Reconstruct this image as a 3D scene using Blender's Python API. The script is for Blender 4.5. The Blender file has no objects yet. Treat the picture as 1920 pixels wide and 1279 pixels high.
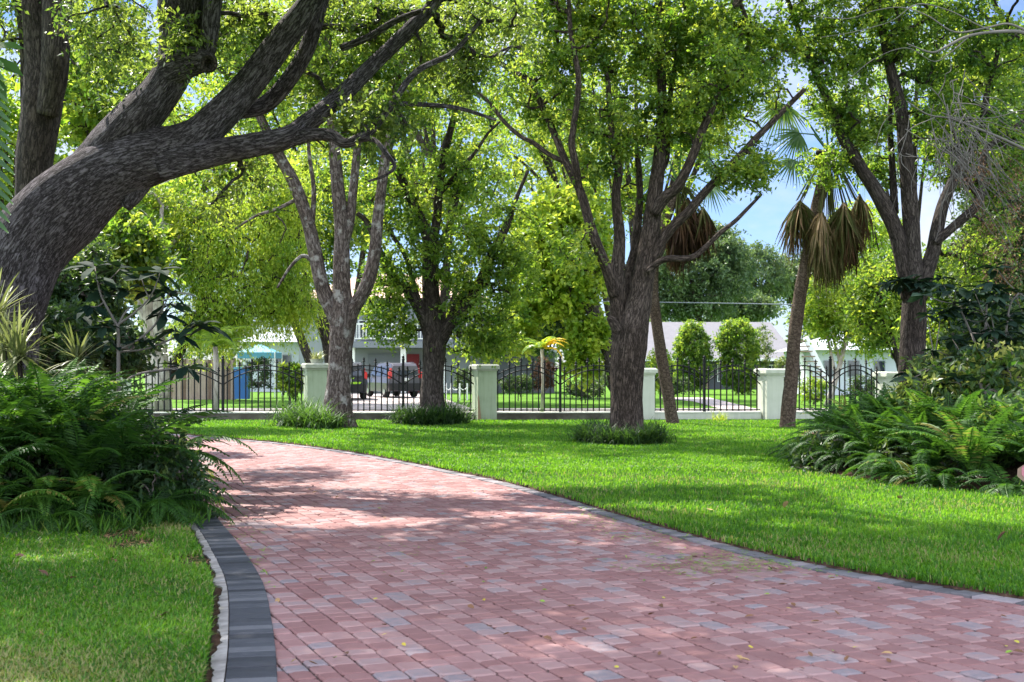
import bpy, math, random
import numpy as np
from mathutils import Vector
from mathutils.geometry import tessellate_polygon

rng = np.random.default_rng(11)
random.seed(5)
scene = bpy.context.scene
COL = scene.collection

# ------------------------------------------------------------------ camera geometry
F, EYE, HY, CX = 2400.0, 1.5, 690.0, 960.0        # focal (photo px), eye height, horizon row, centre column
def P(px, py, d):
    return np.array([(px - CX) / F * d, d, EYE - (py - HY) / F * d])
def G(px, py):
    d = F * EYE / (py - HY)
    return np.array([(px - CX) / F * d, d, 0.0])
def W(wpx, d):
    return wpx / F * d

# ------------------------------------------------------------------ mesh builder
class MB:
    def __init__(s):
        s.v = []; s.q = []; s.t = []; s.n = 0; s.c = []; s.b = []; s.ng = []
    def add(s, v, q=None, t=None, c=0.5, b=None, ng=None):
        v = np.asarray(v, float).reshape(-1, 3); k = len(v)
        if q is not None and len(q): s.q.append(np.asarray(q, int).reshape(-1, 4) + s.n)
        if t is not None and len(t): s.t.append(np.asarray(t, int).reshape(-1, 3) + s.n)
        if ng is not None:
            for f in ng: s.ng.append([i + s.n for i in f])
        s.v.append(v)
        s.c.append(np.broadcast_to(np.asarray(c, float), (k,)).copy())
        s.b.append(v.copy() if b is None else np.asarray(b, float).reshape(-1, 3))
        s.n += k
        return s
    def mesh(s, name, smooth=False, origin=(0, 0, 0)):
        me = bpy.data.meshes.new(name)
        v = np.concatenate(s.v) - np.asarray(origin, float)
        q = np.concatenate(s.q) if s.q else np.zeros((0, 4), int)
        t = np.concatenate(s.t) if s.t else np.zeros((0, 3), int)
        ngl = [len(f) for f in s.ng]
        ngv = np.array([i for f in s.ng for i in f], int)
        loops = np.concatenate([q.ravel(), t.ravel(), ngv])
        tot = np.concatenate([np.full(len(q), 4), np.full(len(t), 3), np.array(ngl, int)]).astype(np.int32)
        start = np.concatenate([[0], np.cumsum(tot)[:-1]]).astype(np.int32)
        me.vertices.add(len(v)); me.vertices.foreach_set('co', v.astype(np.float32).ravel())
        me.loops.add(len(loops)); me.loops.foreach_set('vertex_index', loops.astype(np.int32))
        me.polygons.add(len(tot)); me.polygons.foreach_set('loop_start', start)
        try: me.polygons.foreach_set('loop_total', tot)
        except Exception: pass
        me.polygons.foreach_set('use_smooth', np.full(len(tot), bool(smooth)))
        a = me.attributes.new('tint', 'FLOAT', 'POINT'); a.data.foreach_set('value', np.concatenate(s.c).astype(np.float32))
        a = me.attributes.new('barkco', 'FLOAT_VECTOR', 'POINT'); a.data.foreach_set('vector', np.concatenate(s.b).astype(np.float32).ravel())
        me.update(calc_edges=True); me.validate()
        return me
    def obj(s, name, mat, parent=None, smooth=False, origin=None, **kw):
        o0 = np.array(parent.location) if parent is not None and origin is None else (np.zeros(3) if origin is None else np.asarray(origin, float))
        me = s.mesh(name, smooth, o0)
        me.materials.append(mat)
        o = bpy.data.objects.new(name, me); COL.objects.link(o)
        if parent is not None:
            o.parent = parent
            if parent.get('_deep'): pass
        else: o.location = o0
        for k, val in kw.items(): o[k] = val
        return o

def thing(name, label, cat, loc, group=None):
    o = bpy.data.objects.new(name, None); COL.objects.link(o)
    o.empty_display_size = .2
    o.location = Vector([float(x) for x in loc]); o['label'] = label; o['category'] = cat; o['kind'] = 'thing'
    if group: o['group'] = group
    return o
def tag(o, label, cat, group=None):
    o['label'] = label; o['category'] = cat; o['kind'] = 'thing'
    if group: o['group'] = group
    return o
def sub(mb, name, mat, part, origin, smooth=False):
    """sub-part: child of a part (parts sit at their thing's origin)"""
    me = mb.mesh(name, smooth, origin); me.materials.append(mat)
    o = bpy.data.objects.new(name, me); COL.objects.link(o); o.parent = part
    return o
def copy_tree(o, parent=None):
    c = o.copy(); COL.objects.link(c)
    if parent is not None: c.parent = parent
    for ch in list(o.children): copy_tree(ch, c)
    return c

# ------------------------------------------------------------------ shapes
def box(mb, c, s, rz=0.0, tint=.5, taper=1.0):
    x, y, z = [k / 2 for k in s]
    v = np.array([[-x, -y, -z], [x, -y, -z], [x, y, -z], [-x, y, -z],
                  [-x * taper, -y * taper, z], [x * taper, -y * taper, z], [x * taper, y * taper, z], [-x * taper, y * taper, z]])
    ca, sa = math.cos(rz), math.sin(rz)
    v = v @ np.array([[ca, sa, 0], [-sa, ca, 0], [0, 0, 1]]) + np.asarray(c, float)
    mb.add(v, q=[[0, 3, 2, 1], [4, 5, 6, 7], [0, 1, 5, 4], [1, 2, 6, 5], [2, 3, 7, 6], [3, 0, 4, 7]], c=tint)
def bar(mb, a, b, w, h=None, tint=.5):
    """rectangular bar from a to b"""
    a = np.asarray(a, float); b = np.asarray(b, float); h = h or w
    d = b - a; L = np.linalg.norm(d); d = d / L
    up = np.array([0, 0, 1.]) if abs(d[2]) < .95 else np.array([0, 1., 0])
    s_ = np.cross(d, up); s_ /= np.linalg.norm(s_); u = np.cross(s_, d)
    v = [p + i * s_ * w / 2 + j * u * h / 2 for p in (a, b) for i, j in ((-1, -1), (1, -1), (1, 1), (-1, 1))]
    mb.add(v, q=[[0, 1, 2, 3], [7, 6, 5, 4], [0, 4, 5, 1], [1, 5, 6, 2], [2, 6, 7, 3], [3, 7, 4, 0]], c=tint)
def catmull(p, n):
    p = np.asarray(p, float)
    q = np.vstack([2 * p[0] - p[1], p, 2 * p[-1] - p[-2]])
    out = []
    for i in range(len(p) - 1):
        a, b, c, d = q[i], q[i + 1], q[i + 2], q[i + 3]
        for t in np.linspace(0, 1, n, endpoint=False):
            out.append(.5 * (2 * b + (c - a) * t + (2 * a - 5 * b + 4 * c - d) * t * t + (3 * b - a - 3 * c + d) * t ** 3))
    out.append(p[-1])
    return np.array(out)
def tube(mb, pts, rad, sides=10, noise=0.0, tint=.5, cap=True, lump=3.0):
    pts = np.asarray(pts, float); rad = np.asarray(rad, float); n = len(pts)
    T = np.gradient(pts, axis=0); T /= np.linalg.norm(T, axis=1)[:, None] + 1e-9
    N = np.zeros_like(T)
    ref = np.array([1., 0, 0]) if abs(T[0][0]) < .8 else np.array([0, 1., 0])
    N[0] = ref - T[0] * (ref @ T[0]); N[0] /= np.linalg.norm(N[0])
    for i in range(1, n):
        v = N[i - 1] - T[i] * (N[i - 1] @ T[i]); N[i] = v / (np.linalg.norm(v) + 1e-9)
    B = np.cross(T, N)
    th = np.linspace(0, 2 * math.pi, sides, endpoint=False)
    R = np.repeat(rad[:, None], sides, 1)
    al = np.concatenate([[0], np.cumsum(np.linalg.norm(np.diff(pts, axis=0), axis=1))])
    if noise > 0:
        ph = rng.uniform(0, 6.28, 6)
        f = al[:, None] * lump
        nz = (np.sin(2 * th[None] + f * .9 + ph[0]) + np.sin(3 * th[None] - f * .6 + ph[1]) + .7 * np.sin(th[None] + f * 1.7 + ph[2])
              + .6 * np.sin(5 * th[None] + f * 1.3 + ph[3]) + .5 * np.sin(f * 2.3 + ph[4]))
        R = R * (1 + noise * nz * .35)
    ring = pts[:, None] + R[..., None] * (np.cos(th)[None, :, None] * N[:, None] + np.sin(th)[None, :, None] * B[:, None])
    bc = np.stack([np.cos(th)[None] * rad[:, None], np.sin(th)[None] * rad[:, None], np.repeat(al[:, None], sides, 1)], -1)
    i = np.arange(n - 1)[:, None] * sides; j = np.arange(sides)[None]
    j2 = (j + 1) % sides
    q = np.stack([i + j, i + j2, i + sides + j2, i + sides + j], -1).reshape(-1, 4)
    ng = [list(range(sides))[::-1], list(range((n - 1) * sides, n * sides))] if cap else None
    mb.add(ring.reshape(-1, 3), q=q, c=tint, b=bc.reshape(-1, 3) + rng.uniform(-20, 20, 3), ng=ng)
def lathe(mb, c, prof, sides=12, tint=.5):
    prof = np.asarray(prof, float); th = np.linspace(0, 2 * math.pi, sides, endpoint=False); n = len(prof)
    v = np.stack([prof[:, :1] * np.cos(th), prof[:, :1] * np.sin(th), np.repeat(prof[:, 1:2], sides, 1)], -1) + np.asarray(c, float)
    i = np.arange(n - 1)[:, None] * sides; j = np.arange(sides)[None]; j2 = (j + 1) % sides
    mb.add(v.reshape(-1, 3), q=np.stack([i + j, i + j2, i + sides + j2, i + sides + j], -1).reshape(-1, 4), c=tint,
           ng=[list(range(sides))[::-1], list(range((n - 1) * sides, n * sides))])
def prism(mb, poly, d0, d1, axis=1, tint=.5):
    """polygon given in the two other axes, extruded along axis"""
    n = len(poly); v = []
    for d in (d0, d1):
        for a, b in poly:
            v.append({0: (d, a, b), 1: (a, d, b), 2: (a, b, d)}[axis])
    mb.add(v, q=[[i, (i + 1) % n, n + (i + 1) % n, n + i] for i in range(n)], ng=[list(range(n))[::-1], list(range(n, 2 * n))], c=tint)
def unit(a):
    return a / (np.linalg.norm(a, axis=-1, keepdims=True) + 1e-9)
def rdir(n, up=0.0, rg=None):
    v = (rg or rng).normal(size=(n, 3)); v[:, 2] += up
    return unit(v)
def leaves(mb, pos, d, nr, L, Wd, tint, fold=.12, bend=0.0):
    """one folded rhombus per leaf"""
    d = unit(d); sd = unit(np.cross(d, nr)); nr = np.cross(sd, d)
    L = np.asarray(L, float).reshape(-1, 1) * np.ones((len(pos), 1)); Wd = np.asarray(Wd, float).reshape(-1, 1) * np.ones((len(pos), 1))
    mid = pos + d * L * .45
    tip = pos + d * L - nr * bend * L
    l = mid + sd * Wd / 2 + nr * fold * Wd; r = mid - sd * Wd / 2 + nr * fold * Wd
    v = np.stack([pos, r, tip, l], 1).reshape(-1, 3)
    q = np.arange(len(pos) * 4).reshape(-1, 4)
    tint = np.broadcast_to(np.asarray(tint, float), (len(pos),))
    mb.add(v, q=q, c=np.repeat(tint, 4))
def broad(mb, pos, d, nr, L, Wd, tint, bend=.2, fold=.12):
    """bigger leaf: eight points, curved along its midrib"""
    d = unit(d); sd = unit(np.cross(d, nr)); nr = np.cross(sd, d); n = len(pos)
    L = np.asarray(L, float).reshape(-1, 1) * np.ones((n, 1)); Wd = np.asarray(Wd, float).reshape(-1, 1) * np.ones((n, 1))
    def at(s): return pos + d * L * s - nr * bend * L * s * s
    m1, m2 = at(.3), at(.68)
    f = nr * fold * Wd
    v = np.stack([at(0), m1, m2, at(1), m1 + sd * Wd * .42 + f, m2 + sd * Wd * .46 + f, m1 - sd * Wd * .42 + f, m2 - sd * Wd * .46 + f], 1).reshape(-1, 3)
    o = np.arange(n)[:, None] * 8
    q = np.concatenate([o + np.array([[1, 4, 5, 2]]), o + np.array([[6, 1, 2, 7]])])
    t = np.concatenate([o + np.array([[0, 4, 1]]), o + np.array([[0, 1, 6]]), o + np.array([[2, 5, 3]]), o + np.array([[7, 2, 3]])])
    tint = np.broadcast_to(np.asarray(tint, float), (n,))
    mb.add(v, q=q, t=t, c=np.repeat(tint, 8))
def inside(poly, x, y):
    poly = np.asarray(poly)[:, :2]; r = np.zeros(len(x), bool); n = len(poly); j = n - 1
    for i in range(n):
        xi, yi = poly[i]; xj, yj = poly[j]
        c = ((yi > y) != (yj > y)) & (x < (xj - xi) * (y - yi) / (yj - yi + 1e-12) + xi)
        r ^= c; j = i
    return r
def sheet(name, poly, z, mat, kind='structure', depth=0.0):
    mb = MB(); pl = [Vector((float(p[0]), float(p[1]), 0)) for p in poly]
    tr = tessellate_polygon([pl]); n = len(pl)
    v = np.array([[p.x, p.y, z] for p in pl])
    tr = [list(t) for t in tr]
    out = []
    for a, b, c in tr:
        nz = np.cross(v[b] - v[a], v[c] - v[a])[2]
        out.append([a, b, c] if nz > 0 else [a, c, b])
    mb.add(v, t=out)
    if depth > 0:
        w = np.vstack([v, v - [0, 0, depth]])
        mb.add(w, q=[[i, (i + 1) % n, n + (i + 1) % n, n + i] for i in range(n)], c=0.0)
    o = mb.obj(name, mat); o['kind'] = kind
    return o

# ------------------------------------------------------------------ materials
def new_mat(name):
    m = bpy.data.materials.new(name); m.use_nodes = True
    nt = m.node_tree; nt.nodes.clear()
    out = nt.nodes.new('ShaderNodeOutputMaterial'); bs = nt.nodes.new('ShaderNodeBsdfPrincipled')
    nt.links.new(bs.outputs[0], out.inputs[0])
    return m, nt, bs, out
def ramp(nt, cols, inp=None):
    r = nt.nodes.new('ShaderNodeValToRGB'); e = r.color_ramp.elements
    while len(e) > 1: e.remove(e[-1])
    e[0].position = cols[0][0]; e[0].color = (*cols[0][1], 1)
    for p, c in cols[1:]:
        k = e.new(p); k.color = (*c, 1)
    if inp is not None: nt.links.new(inp, r.inputs[0])
    return r
def noise(nt, scale, detail=4, vec=None, rough=.6):
    n = nt.nodes.new('ShaderNodeTexNoise'); n.inputs['Scale'].default_value = scale; n.inputs['Detail'].default_value = detail
    n.inputs['Roughness'].default_value = rough
    if vec is not None: nt.links.new(vec, n.inputs['Vector'])
    return n
def math_(nt, op, a, b):
    m = nt.nodes.new('ShaderNodeMath'); m.operation = op
    for k, x in enumerate((a, b)):
        if isinstance(x, (int, float)): m.inputs[k].default_value = x
        else: nt.links.new(x, m.inputs[k])
    return m.outputs[0]
def attr(nt, name):
    a = nt.nodes.new('ShaderNodeAttribute'); a.attribute_name = name; return a
def bump(nt, bs, h, strength, dist):
    b = nt.nodes.new('ShaderNodeBump'); b.inputs['Strength'].default_value = strength; b.inputs['Distance'].default_value = dist
    nt.links.new(h, b.inputs['Height']); nt.links.new(b.outputs[0], bs.inputs['Normal'])
    return b
def plain(name, cols, nscale=3.0, mix=.5, rough=.8, spec=.3, bmp=None, metal=0.0, coords='Object', tint=True, coat=0.0, streak=0.0):
    """colour ramp driven by tint (per piece) and by noise"""
    m, nt, bs, out = new_mat(name)
    tc = nt.nodes.new('ShaderNodeTexCoord')
    nz = noise(nt, nscale, 6, tc.outputs[coords])
    a = attr(nt, 'tint')
    f = math_(nt, 'ADD', math_(nt, 'MULTIPLY', math_(nt, 'SUBTRACT', nz.outputs[0], .5), mix * 2), a.outputs['Fac'] if tint else .5)
    if streak:
        mp = nt.nodes.new('ShaderNodeMapping'); mp.inputs['Scale'].default_value = (9, 9, .7); nt.links.new(tc.outputs[coords], mp.inputs[0])
        ns = noise(nt, 1.0, 5, mp.outputs[0]); f = math_(nt, 'ADD', f, math_(nt, 'MULTIPLY', math_(nt, 'SUBTRACT', ns.outputs[0], .55), streak))
        sz = nt.nodes.new('ShaderNodeSeparateXYZ'); nt.links.new(tc.outputs[coords], sz.inputs[0])
        ds = math_(nt, 'MULTIPLY', math_(nt, 'MAXIMUM', math_(nt, 'SUBTRACT', .28, sz.outputs['Z']), 0.0), 1.6)      # splashed dirt above the ground
        f = math_(nt, 'SUBTRACT', f, math_(nt, 'MULTIPLY', ds, nz.outputs[0]))
    r = ramp(nt, cols, f); nt.links.new(r.outputs[0], bs.inputs['Base Color'])
    bs.inputs['Roughness'].default_value = rough; bs.inputs['Specular IOR Level'].default_value = spec; bs.inputs['Metallic'].default_value = metal
    if coat: bs.inputs['Coat Weight'].default_value = coat; bs.inputs['Coat Roughness'].default_value = .08
    if bmp:
        nb = noise(nt, bmp[0], 5, tc.outputs[coords]); bump(nt, bs, nb.outputs[0], bmp[1], bmp[2])
    return m
def leaf(name, cols, trans, tfac=.45, rough=.42, spec=.36, vary=.0):
    m, nt, bs, out = new_mat(name)
    a = attr(nt, 'tint'); oi = nt.nodes.new('ShaderNodeObjectInfo')
    tv = math_(nt, 'ADD', a.outputs['Fac'], math_(nt, 'MULTIPLY', math_(nt, 'SUBTRACT', oi.outputs['Random'], .5), vary))
    r = ramp(nt, cols, tv); nt.links.new(r.outputs[0], bs.inputs['Base Color'])
    bs.inputs['Roughness'].default_value = rough; bs.inputs['Specular IOR Level'].default_value = spec
    tr = nt.nodes.new('ShaderNodeBsdfTranslucent')
    r2 = ramp(nt, trans, tv); nt.links.new(r2.outputs[0], tr.inputs[0])
    mx = nt.nodes.new('ShaderNodeMixShader'); mx.inputs[0].default_value = tfac
    nt.links.new(bs.outputs[0], mx.inputs[1]); nt.links.new(tr.outputs[0], mx.inputs[2]); nt.links.new(mx.outputs[0], out.inputs[0])
    return m
def bark(name, dark, mid, light, scale=14.0, stretch=.28, dist=.03, strength=1.0, lichen=None):
    m, nt, bs, out = new_mat(name)
    a = attr(nt, 'barkco')
    mp = nt.nodes.new('ShaderNodeMapping'); mp.inputs['Scale'].default_value = (1, 1, stretch)
    nt.links.new(a.outputs['Vector'], mp.inputs[0])
    n0 = noise(nt, scale * .5, 4, mp.outputs[0])
    mixv = nt.nodes.new('ShaderNodeMixRGB'); mixv.inputs[0].default_value = .2
    nt.links.new(mp.outputs[0], mixv.inputs[1]); nt.links.new(n0.outputs[1], mixv.inputs[2])
    vo = nt.nodes.new('ShaderNodeTexVoronoi'); vo.feature = 'DISTANCE_TO_EDGE'; vo.inputs['Scale'].default_value = scale
    nt.links.new(mixv.outputs[0], vo.inputs['Vector'])
    nr = noise(nt, scale * 1.1, 5, mp.outputs[0], .55)
    ridge = math_(nt, 'MINIMUM', math_(nt, 'MULTIPLY', math_(nt, 'ABSOLUTE', math_(nt, 'SUBTRACT', nr.outputs[0], .5), 0), 7.0), 1.0)
    nf = noise(nt, scale * 3.5, 6, a.outputs['Vector'], .7)
    h = math_(nt, 'MINIMUM', math_(nt, 'MULTIPLY', vo.outputs['Distance'], 5.0), 1.0)
    hh = math_(nt, 'ADD', math_(nt, 'ADD', math_(nt, 'MULTIPLY', h, .42), math_(nt, 'MULTIPLY', ridge, .26)), math_(nt, 'MULTIPLY', nf.outputs[0], .5))
    r = ramp(nt, [(.22, dark), (.6, mid), (1.0, light)], hh)
    col = r.outputs[0]
    big = noise(nt, .9, 3, a.outputs['Vector'])
    mx = nt.nodes.new('ShaderNodeMixRGB'); mx.blend_type = 'MULTIPLY'; mx.inputs[0].default_value = .8
    rb = ramp(nt, [(.3, (.62, .55, .5)), (.7, (1.15, 1.15, 1.2))], big.outputs[0])
    nt.links.new(col, mx.inputs[1]); nt.links.new(rb.outputs[0], mx.inputs[2]); col = mx.outputs[0]
    if lichen:
        nl = noise(nt, 3.5, 5, a.outputs['Vector'])
        ml = nt.nodes.new('ShaderNodeMixRGB'); rl = ramp(nt, [(.56, (0, 0, 0)), (.66, (1, 1, 1))], nl.outputs[0])
        nt.links.new(math_(nt, 'MULTIPLY', rl.outputs[0], .6), ml.inputs[0]); nt.links.new(col, ml.inputs[1]); ml.inputs[2].default_value = (*lichen, 1)
        col = ml.outputs[0]
    nt.links.new(col, bs.inputs['Base Color'])
    bs.inputs['Roughness'].default_value = .9; bs.inputs['Specular IOR Level'].default_value = .2
    bump(nt, bs, hh, strength, dist)
    return m

M = {}
M['bark_oak'] = bark('bark_oak', (.011, .008, .009), (.1, .083, .092), (.3, .265, .295), 23, .2, .09)
M['bark_rough'] = bark('bark_rough', (.013, .01, .007), (.06, .045, .035), (.155, .122, .1), 20, .22, .04)
M['bark_grey'] = bark('bark_grey', (.022, .016, .013), (.095, .074, .064), (.215, .182, .163), 16, .3, .03, lichen=(.38, .37, .34))
M['bark_dark'] = bark('bark_dark', (.01, .008, .007), (.045, .036, .03), (.11, .092, .078), 18, .25, .03)
M['bark_palm'] = bark('bark_palm', (.03, .02, .014), (.095, .07, .05), (.17, .13, .1), 13, 1.2, .02)
M['bark_pale'] = bark('bark_pale', (.2, .17, .15), (.4, .36, .32), (.55, .5, .46), 5, .3, .02)
M['twig'] = plain('twig', [(0, (.06, .05, .04)), (1, (.2, .17, .15))], 8, .3, .9)
M['twig_grey'] = plain('twig_grey', [(0, (.07, .06, .054)), (1, (.19, .17, .155))], 8, .3, .9)
M['leaf_oak'] = leaf('leaf_oak', [(0, (.014, .032, .012)), (.6, (.045, .085, .026)), (1, (.13, .17, .05))], [(0, (.1, .22, .02)), (1, (.52, .64, .08))], .42)
M['leaf_mid'] = leaf('leaf_mid', [(0, (.022, .048, .013)), (.5, (.078, .145, .026)), (1, (.2, .26, .05))], [(0, (.15, .33, .02)), (.6, (.44, .6, .05)), (1, (.74, .8, .08))], .47)
M['leaf_bright'] = leaf('leaf_bright', [(0, (.045, .1, .014)), (.5, (.125, .22, .025)), (1, (.3, .36, .05))], [(0, (.22, .42, .02)), (1, (.72, .8, .07))], .5)
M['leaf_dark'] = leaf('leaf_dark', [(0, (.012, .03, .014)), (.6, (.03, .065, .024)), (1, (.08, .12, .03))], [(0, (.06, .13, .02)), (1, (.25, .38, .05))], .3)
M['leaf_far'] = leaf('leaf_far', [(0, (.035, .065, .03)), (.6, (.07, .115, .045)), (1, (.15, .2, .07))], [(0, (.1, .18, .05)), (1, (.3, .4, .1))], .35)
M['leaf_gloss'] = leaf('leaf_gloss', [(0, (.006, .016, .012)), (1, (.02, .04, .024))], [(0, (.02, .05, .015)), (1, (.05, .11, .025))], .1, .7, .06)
M['leaf_varieg'] = leaf('leaf_varieg', [(0, (.015, .045, .012)), (.55, (.06, .11, .022)), (.75, (.16, .2, .04)), (1, (.42, .4, .1))], [(0, (.1, .24, .02)), (1, (.55, .58, .12))], .35)
M['fern'] = leaf('fern', [(0, (.007, .026, .005)), (.6, (.03, .085, .013)), (.93, (.075, .165, .02)), (1, (.18, .16, .04))], [(0, (.04, .13, .01)), (.93, (.2, .42, .03)), (1, (.36, .36, .06))], .34, .5, .2, vary=.5)
M['liriope'] = leaf('liriope', [(0, (.008, .02, .009)), (.6, (.022, .05, .016)), (1, (.09, .18, .03))], [(0, (.04, .1, .02)), (1, (.2, .4, .04))], .3, .5, .2)
M['grass'] = leaf('grass', [(0, (.022, .075, .006)), (.55, (.05, .16, .008)), (.9, (.13, .27, .02)), (1, (.27, .26, .1))], [(0, (.09, .27, .008)), (.9, (.3, .6, .02)), (1, (.4, .4, .08))], .45, .5)
M['spiky'] = leaf('spiky', [(0, (.07, .085, .03)), (.5, (.16, .18, .06)), (1, (.42, .42, .2))], [(0, (.15, .2, .04)), (1, (.45, .48, .16))], .3)
M['palm_green'] = leaf('palm_green', [(0, (.02, .06, .02)), (.6, (.05, .12, .03)), (.9, (.12, .2, .05)), (1, (.6, .6, .5))], [(0, (.08, .2, .03)), (.9, (.3, .45, .06)), (1, (.5, .5, .4))], .35)
M['palm_dead'] = leaf('palm_dead', [(0, (.025, .014, .008)), (.3, (.085, .045, .022)), (.5, (.05, .06, .018)), (.68, (.09, .1, .03)), (.82, (.2, .14, .07)), (1, (.34, .24, .15))], [(0, (.05, .03, .01)), (1, (.25, .18, .08))], .2, .8, .1)
M['palm_gold'] = leaf('palm_gold', [(0, (.6, .25, .02)), (1, (.8, .55, .03))], [(0, (.8, .4, .03)), (1, (.9, .75, .05))], .45)
M['caladium'] = leaf('caladium', [(0, (.12, .2, .06)), (.5, (.5, .14, .2)), (1, (.6, .45, .42))], [(0, (.2, .3, .1)), (1, (.7, .4, .4))], .3)
M['dry_leaf'] = plain('dry_leaf', [(0, (.06, .03, .02)), (.5, (.2, .1, .05)), (1, (.4, .26, .12))], 20, .2, .8)
M['yellow_leaf'] = plain('yellow_leaf', [(0, (.4, .3, .03)), (1, (.45, .42, .06))], 20, .2, .6)
M['green_leaf'] = plain('green_leaf', [(0, (.06, .16, .02)), (1, (.2, .3, .03))], 20, .2, .6)
M['iron'] = plain('iron', [(0, (.004, .004, .005)), (1, (.009, .009, .011))], 6, .2, .6, .25)
M['white_paint'] = plain('white_paint', [(0, (.7, .7, .7)), (1, (.8, .8, .8))], 3, .2, .5)

# ------------------------------------------------------------------ render settings, world, sun, camera
world = bpy.data.worlds.new('World'); scene.world = world; world.use_nodes = True
S = np.array([-.42, .46, .80]); S /= np.linalg.norm(S)
nt = world.node_tree; nt.nodes.clear()
wo = nt.nodes.new('ShaderNodeOutputWorld'); bg = nt.nodes.new('ShaderNodeBackground'); bg.inputs[1].default_value = .15
sky = nt.nodes.new('ShaderNodeTexSky'); sky.sky_type = 'NISHITA'; sky.sun_disc = False
sky.sun_elevation = math.asin(S[2]); sky.sun_rotation = math.atan2(S[0], S[1])
sky.air_density = 1.0; sky.dust_density = .2; sky.ozone_density = 3.0
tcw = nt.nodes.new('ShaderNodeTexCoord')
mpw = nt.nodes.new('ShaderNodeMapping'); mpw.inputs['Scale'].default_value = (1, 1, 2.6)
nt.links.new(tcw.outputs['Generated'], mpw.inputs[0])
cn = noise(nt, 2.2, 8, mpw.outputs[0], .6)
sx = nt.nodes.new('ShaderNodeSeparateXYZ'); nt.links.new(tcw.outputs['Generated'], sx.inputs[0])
fr = ramp(nt, [(.0, (1, 1, 1)), (1, (0, 0, 0))], math_(nt, 'ADD', math_(nt, 'MULTIPLY', sx.outputs['Y'], 1.3), .35))   # 1 behind the viewer, 0 ahead: unseen bright cloud added behind to fill the shade, sky ahead dimmed
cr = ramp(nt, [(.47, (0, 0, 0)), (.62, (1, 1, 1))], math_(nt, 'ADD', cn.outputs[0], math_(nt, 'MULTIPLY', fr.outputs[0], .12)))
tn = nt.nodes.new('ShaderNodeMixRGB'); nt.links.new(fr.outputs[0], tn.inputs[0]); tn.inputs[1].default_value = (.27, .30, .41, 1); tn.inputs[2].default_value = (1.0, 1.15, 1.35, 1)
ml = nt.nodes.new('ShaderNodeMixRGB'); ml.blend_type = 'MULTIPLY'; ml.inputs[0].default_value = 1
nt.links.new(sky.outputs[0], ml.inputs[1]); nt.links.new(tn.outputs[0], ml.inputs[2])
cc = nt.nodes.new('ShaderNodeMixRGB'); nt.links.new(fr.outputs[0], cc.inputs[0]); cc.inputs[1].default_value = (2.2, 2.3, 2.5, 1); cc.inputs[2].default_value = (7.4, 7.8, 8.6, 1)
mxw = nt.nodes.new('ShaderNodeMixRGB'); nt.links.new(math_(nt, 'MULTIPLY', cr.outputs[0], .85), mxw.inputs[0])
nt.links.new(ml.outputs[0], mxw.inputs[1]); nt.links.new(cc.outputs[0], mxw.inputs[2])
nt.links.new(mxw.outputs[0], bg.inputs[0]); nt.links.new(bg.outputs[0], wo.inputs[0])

sl = bpy.data.lights.new('sun', 'SUN'); sl.energy = 4.3; sl.angle = math.radians(.53); sl.color = (1, .95, .86)
so = bpy.data.objects.new('sun', sl); COL.objects.link(so); so.location = (-20, 25, 40)
so.rotation_euler = Vector(S).to_track_quat('Z', 'Y').to_euler()

cd = bpy.data.cameras.new('camera'); co = bpy.data.objects.new('camera', cd); COL.objects.link(co); scene.camera = co
cd.sensor_width = 36; cd.lens = F / 1920 * 36; cd.shift_y = (HY - 639.5) / 1920
cd.clip_start = .1; cd.clip_end = 4000
co.location = (0, 0, EYE); co.rotation_euler = (math.pi / 2, 0, 0)
cd.dof.use_dof = True; cd.dof.focus_distance = 16; cd.dof.aperture_fstop = 5.6
scene.view_settings.view_transform = 'Standard'; scene.view_settings.look = 'None'
scene.view_settings.gamma = 1; scene.view_settings.exposure = 1.68
cy = scene.cycles
cy.max_bounces = 8; cy.diffuse_bounces = 4; cy.glossy_bounces = 2; cy.transmission_bounces = 6; cy.transparent_max_bounces = 4
cy.sample_clamp_indirect = 6; cy.caustics_reflective = False; cy.caustics_refractive = False

# ------------------------------------------------------------------ driveway outline
R_PX = [(-300, 800), (100, 806), (300, 813), (410, 822), (520, 831), (640, 846), (760, 867), (860, 887), (950, 906), (1060, 936), (1160, 966), (1300, 1006), (1450, 1044), (1600, 1074), (1750, 1100), (1920, 1126), (2300, 1180), (2800, 1240)]
L_PX = [(500, 1560), (525, 1400), (520, 1279), (513, 1190), (493, 1095), (455, 1032), (418, 985), (390, 955), (352, 928), (250, 893), (100, 868), (-300, 846)]
RC = catmull([G(*p) for p in R_PX], 6); LC = catmull([G(*p) for p in L_PX], 6)
DRIVE = np.vstack([RC, [[9, 3.2, 0], [-1, 3.2, 0]], LC])
M['joint'] = plain('joint_sand', [(0, (.02, .015, .014)), (.6, (.07, .052, .046)), (1, (.06, .07, .028))], 5, .6, .95)
M['paver'] = plain('paver', [(0, (.225, .112, .106)), (.4, (.275, .152, .145)), (.65, (.315, .19, .18)), (.82, (.295, .2, .194)), (.93, (.265, .2, .205)), (1, (.215, .18, .192))], 16, .26, .82, .25, (120, .35, .004))
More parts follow.
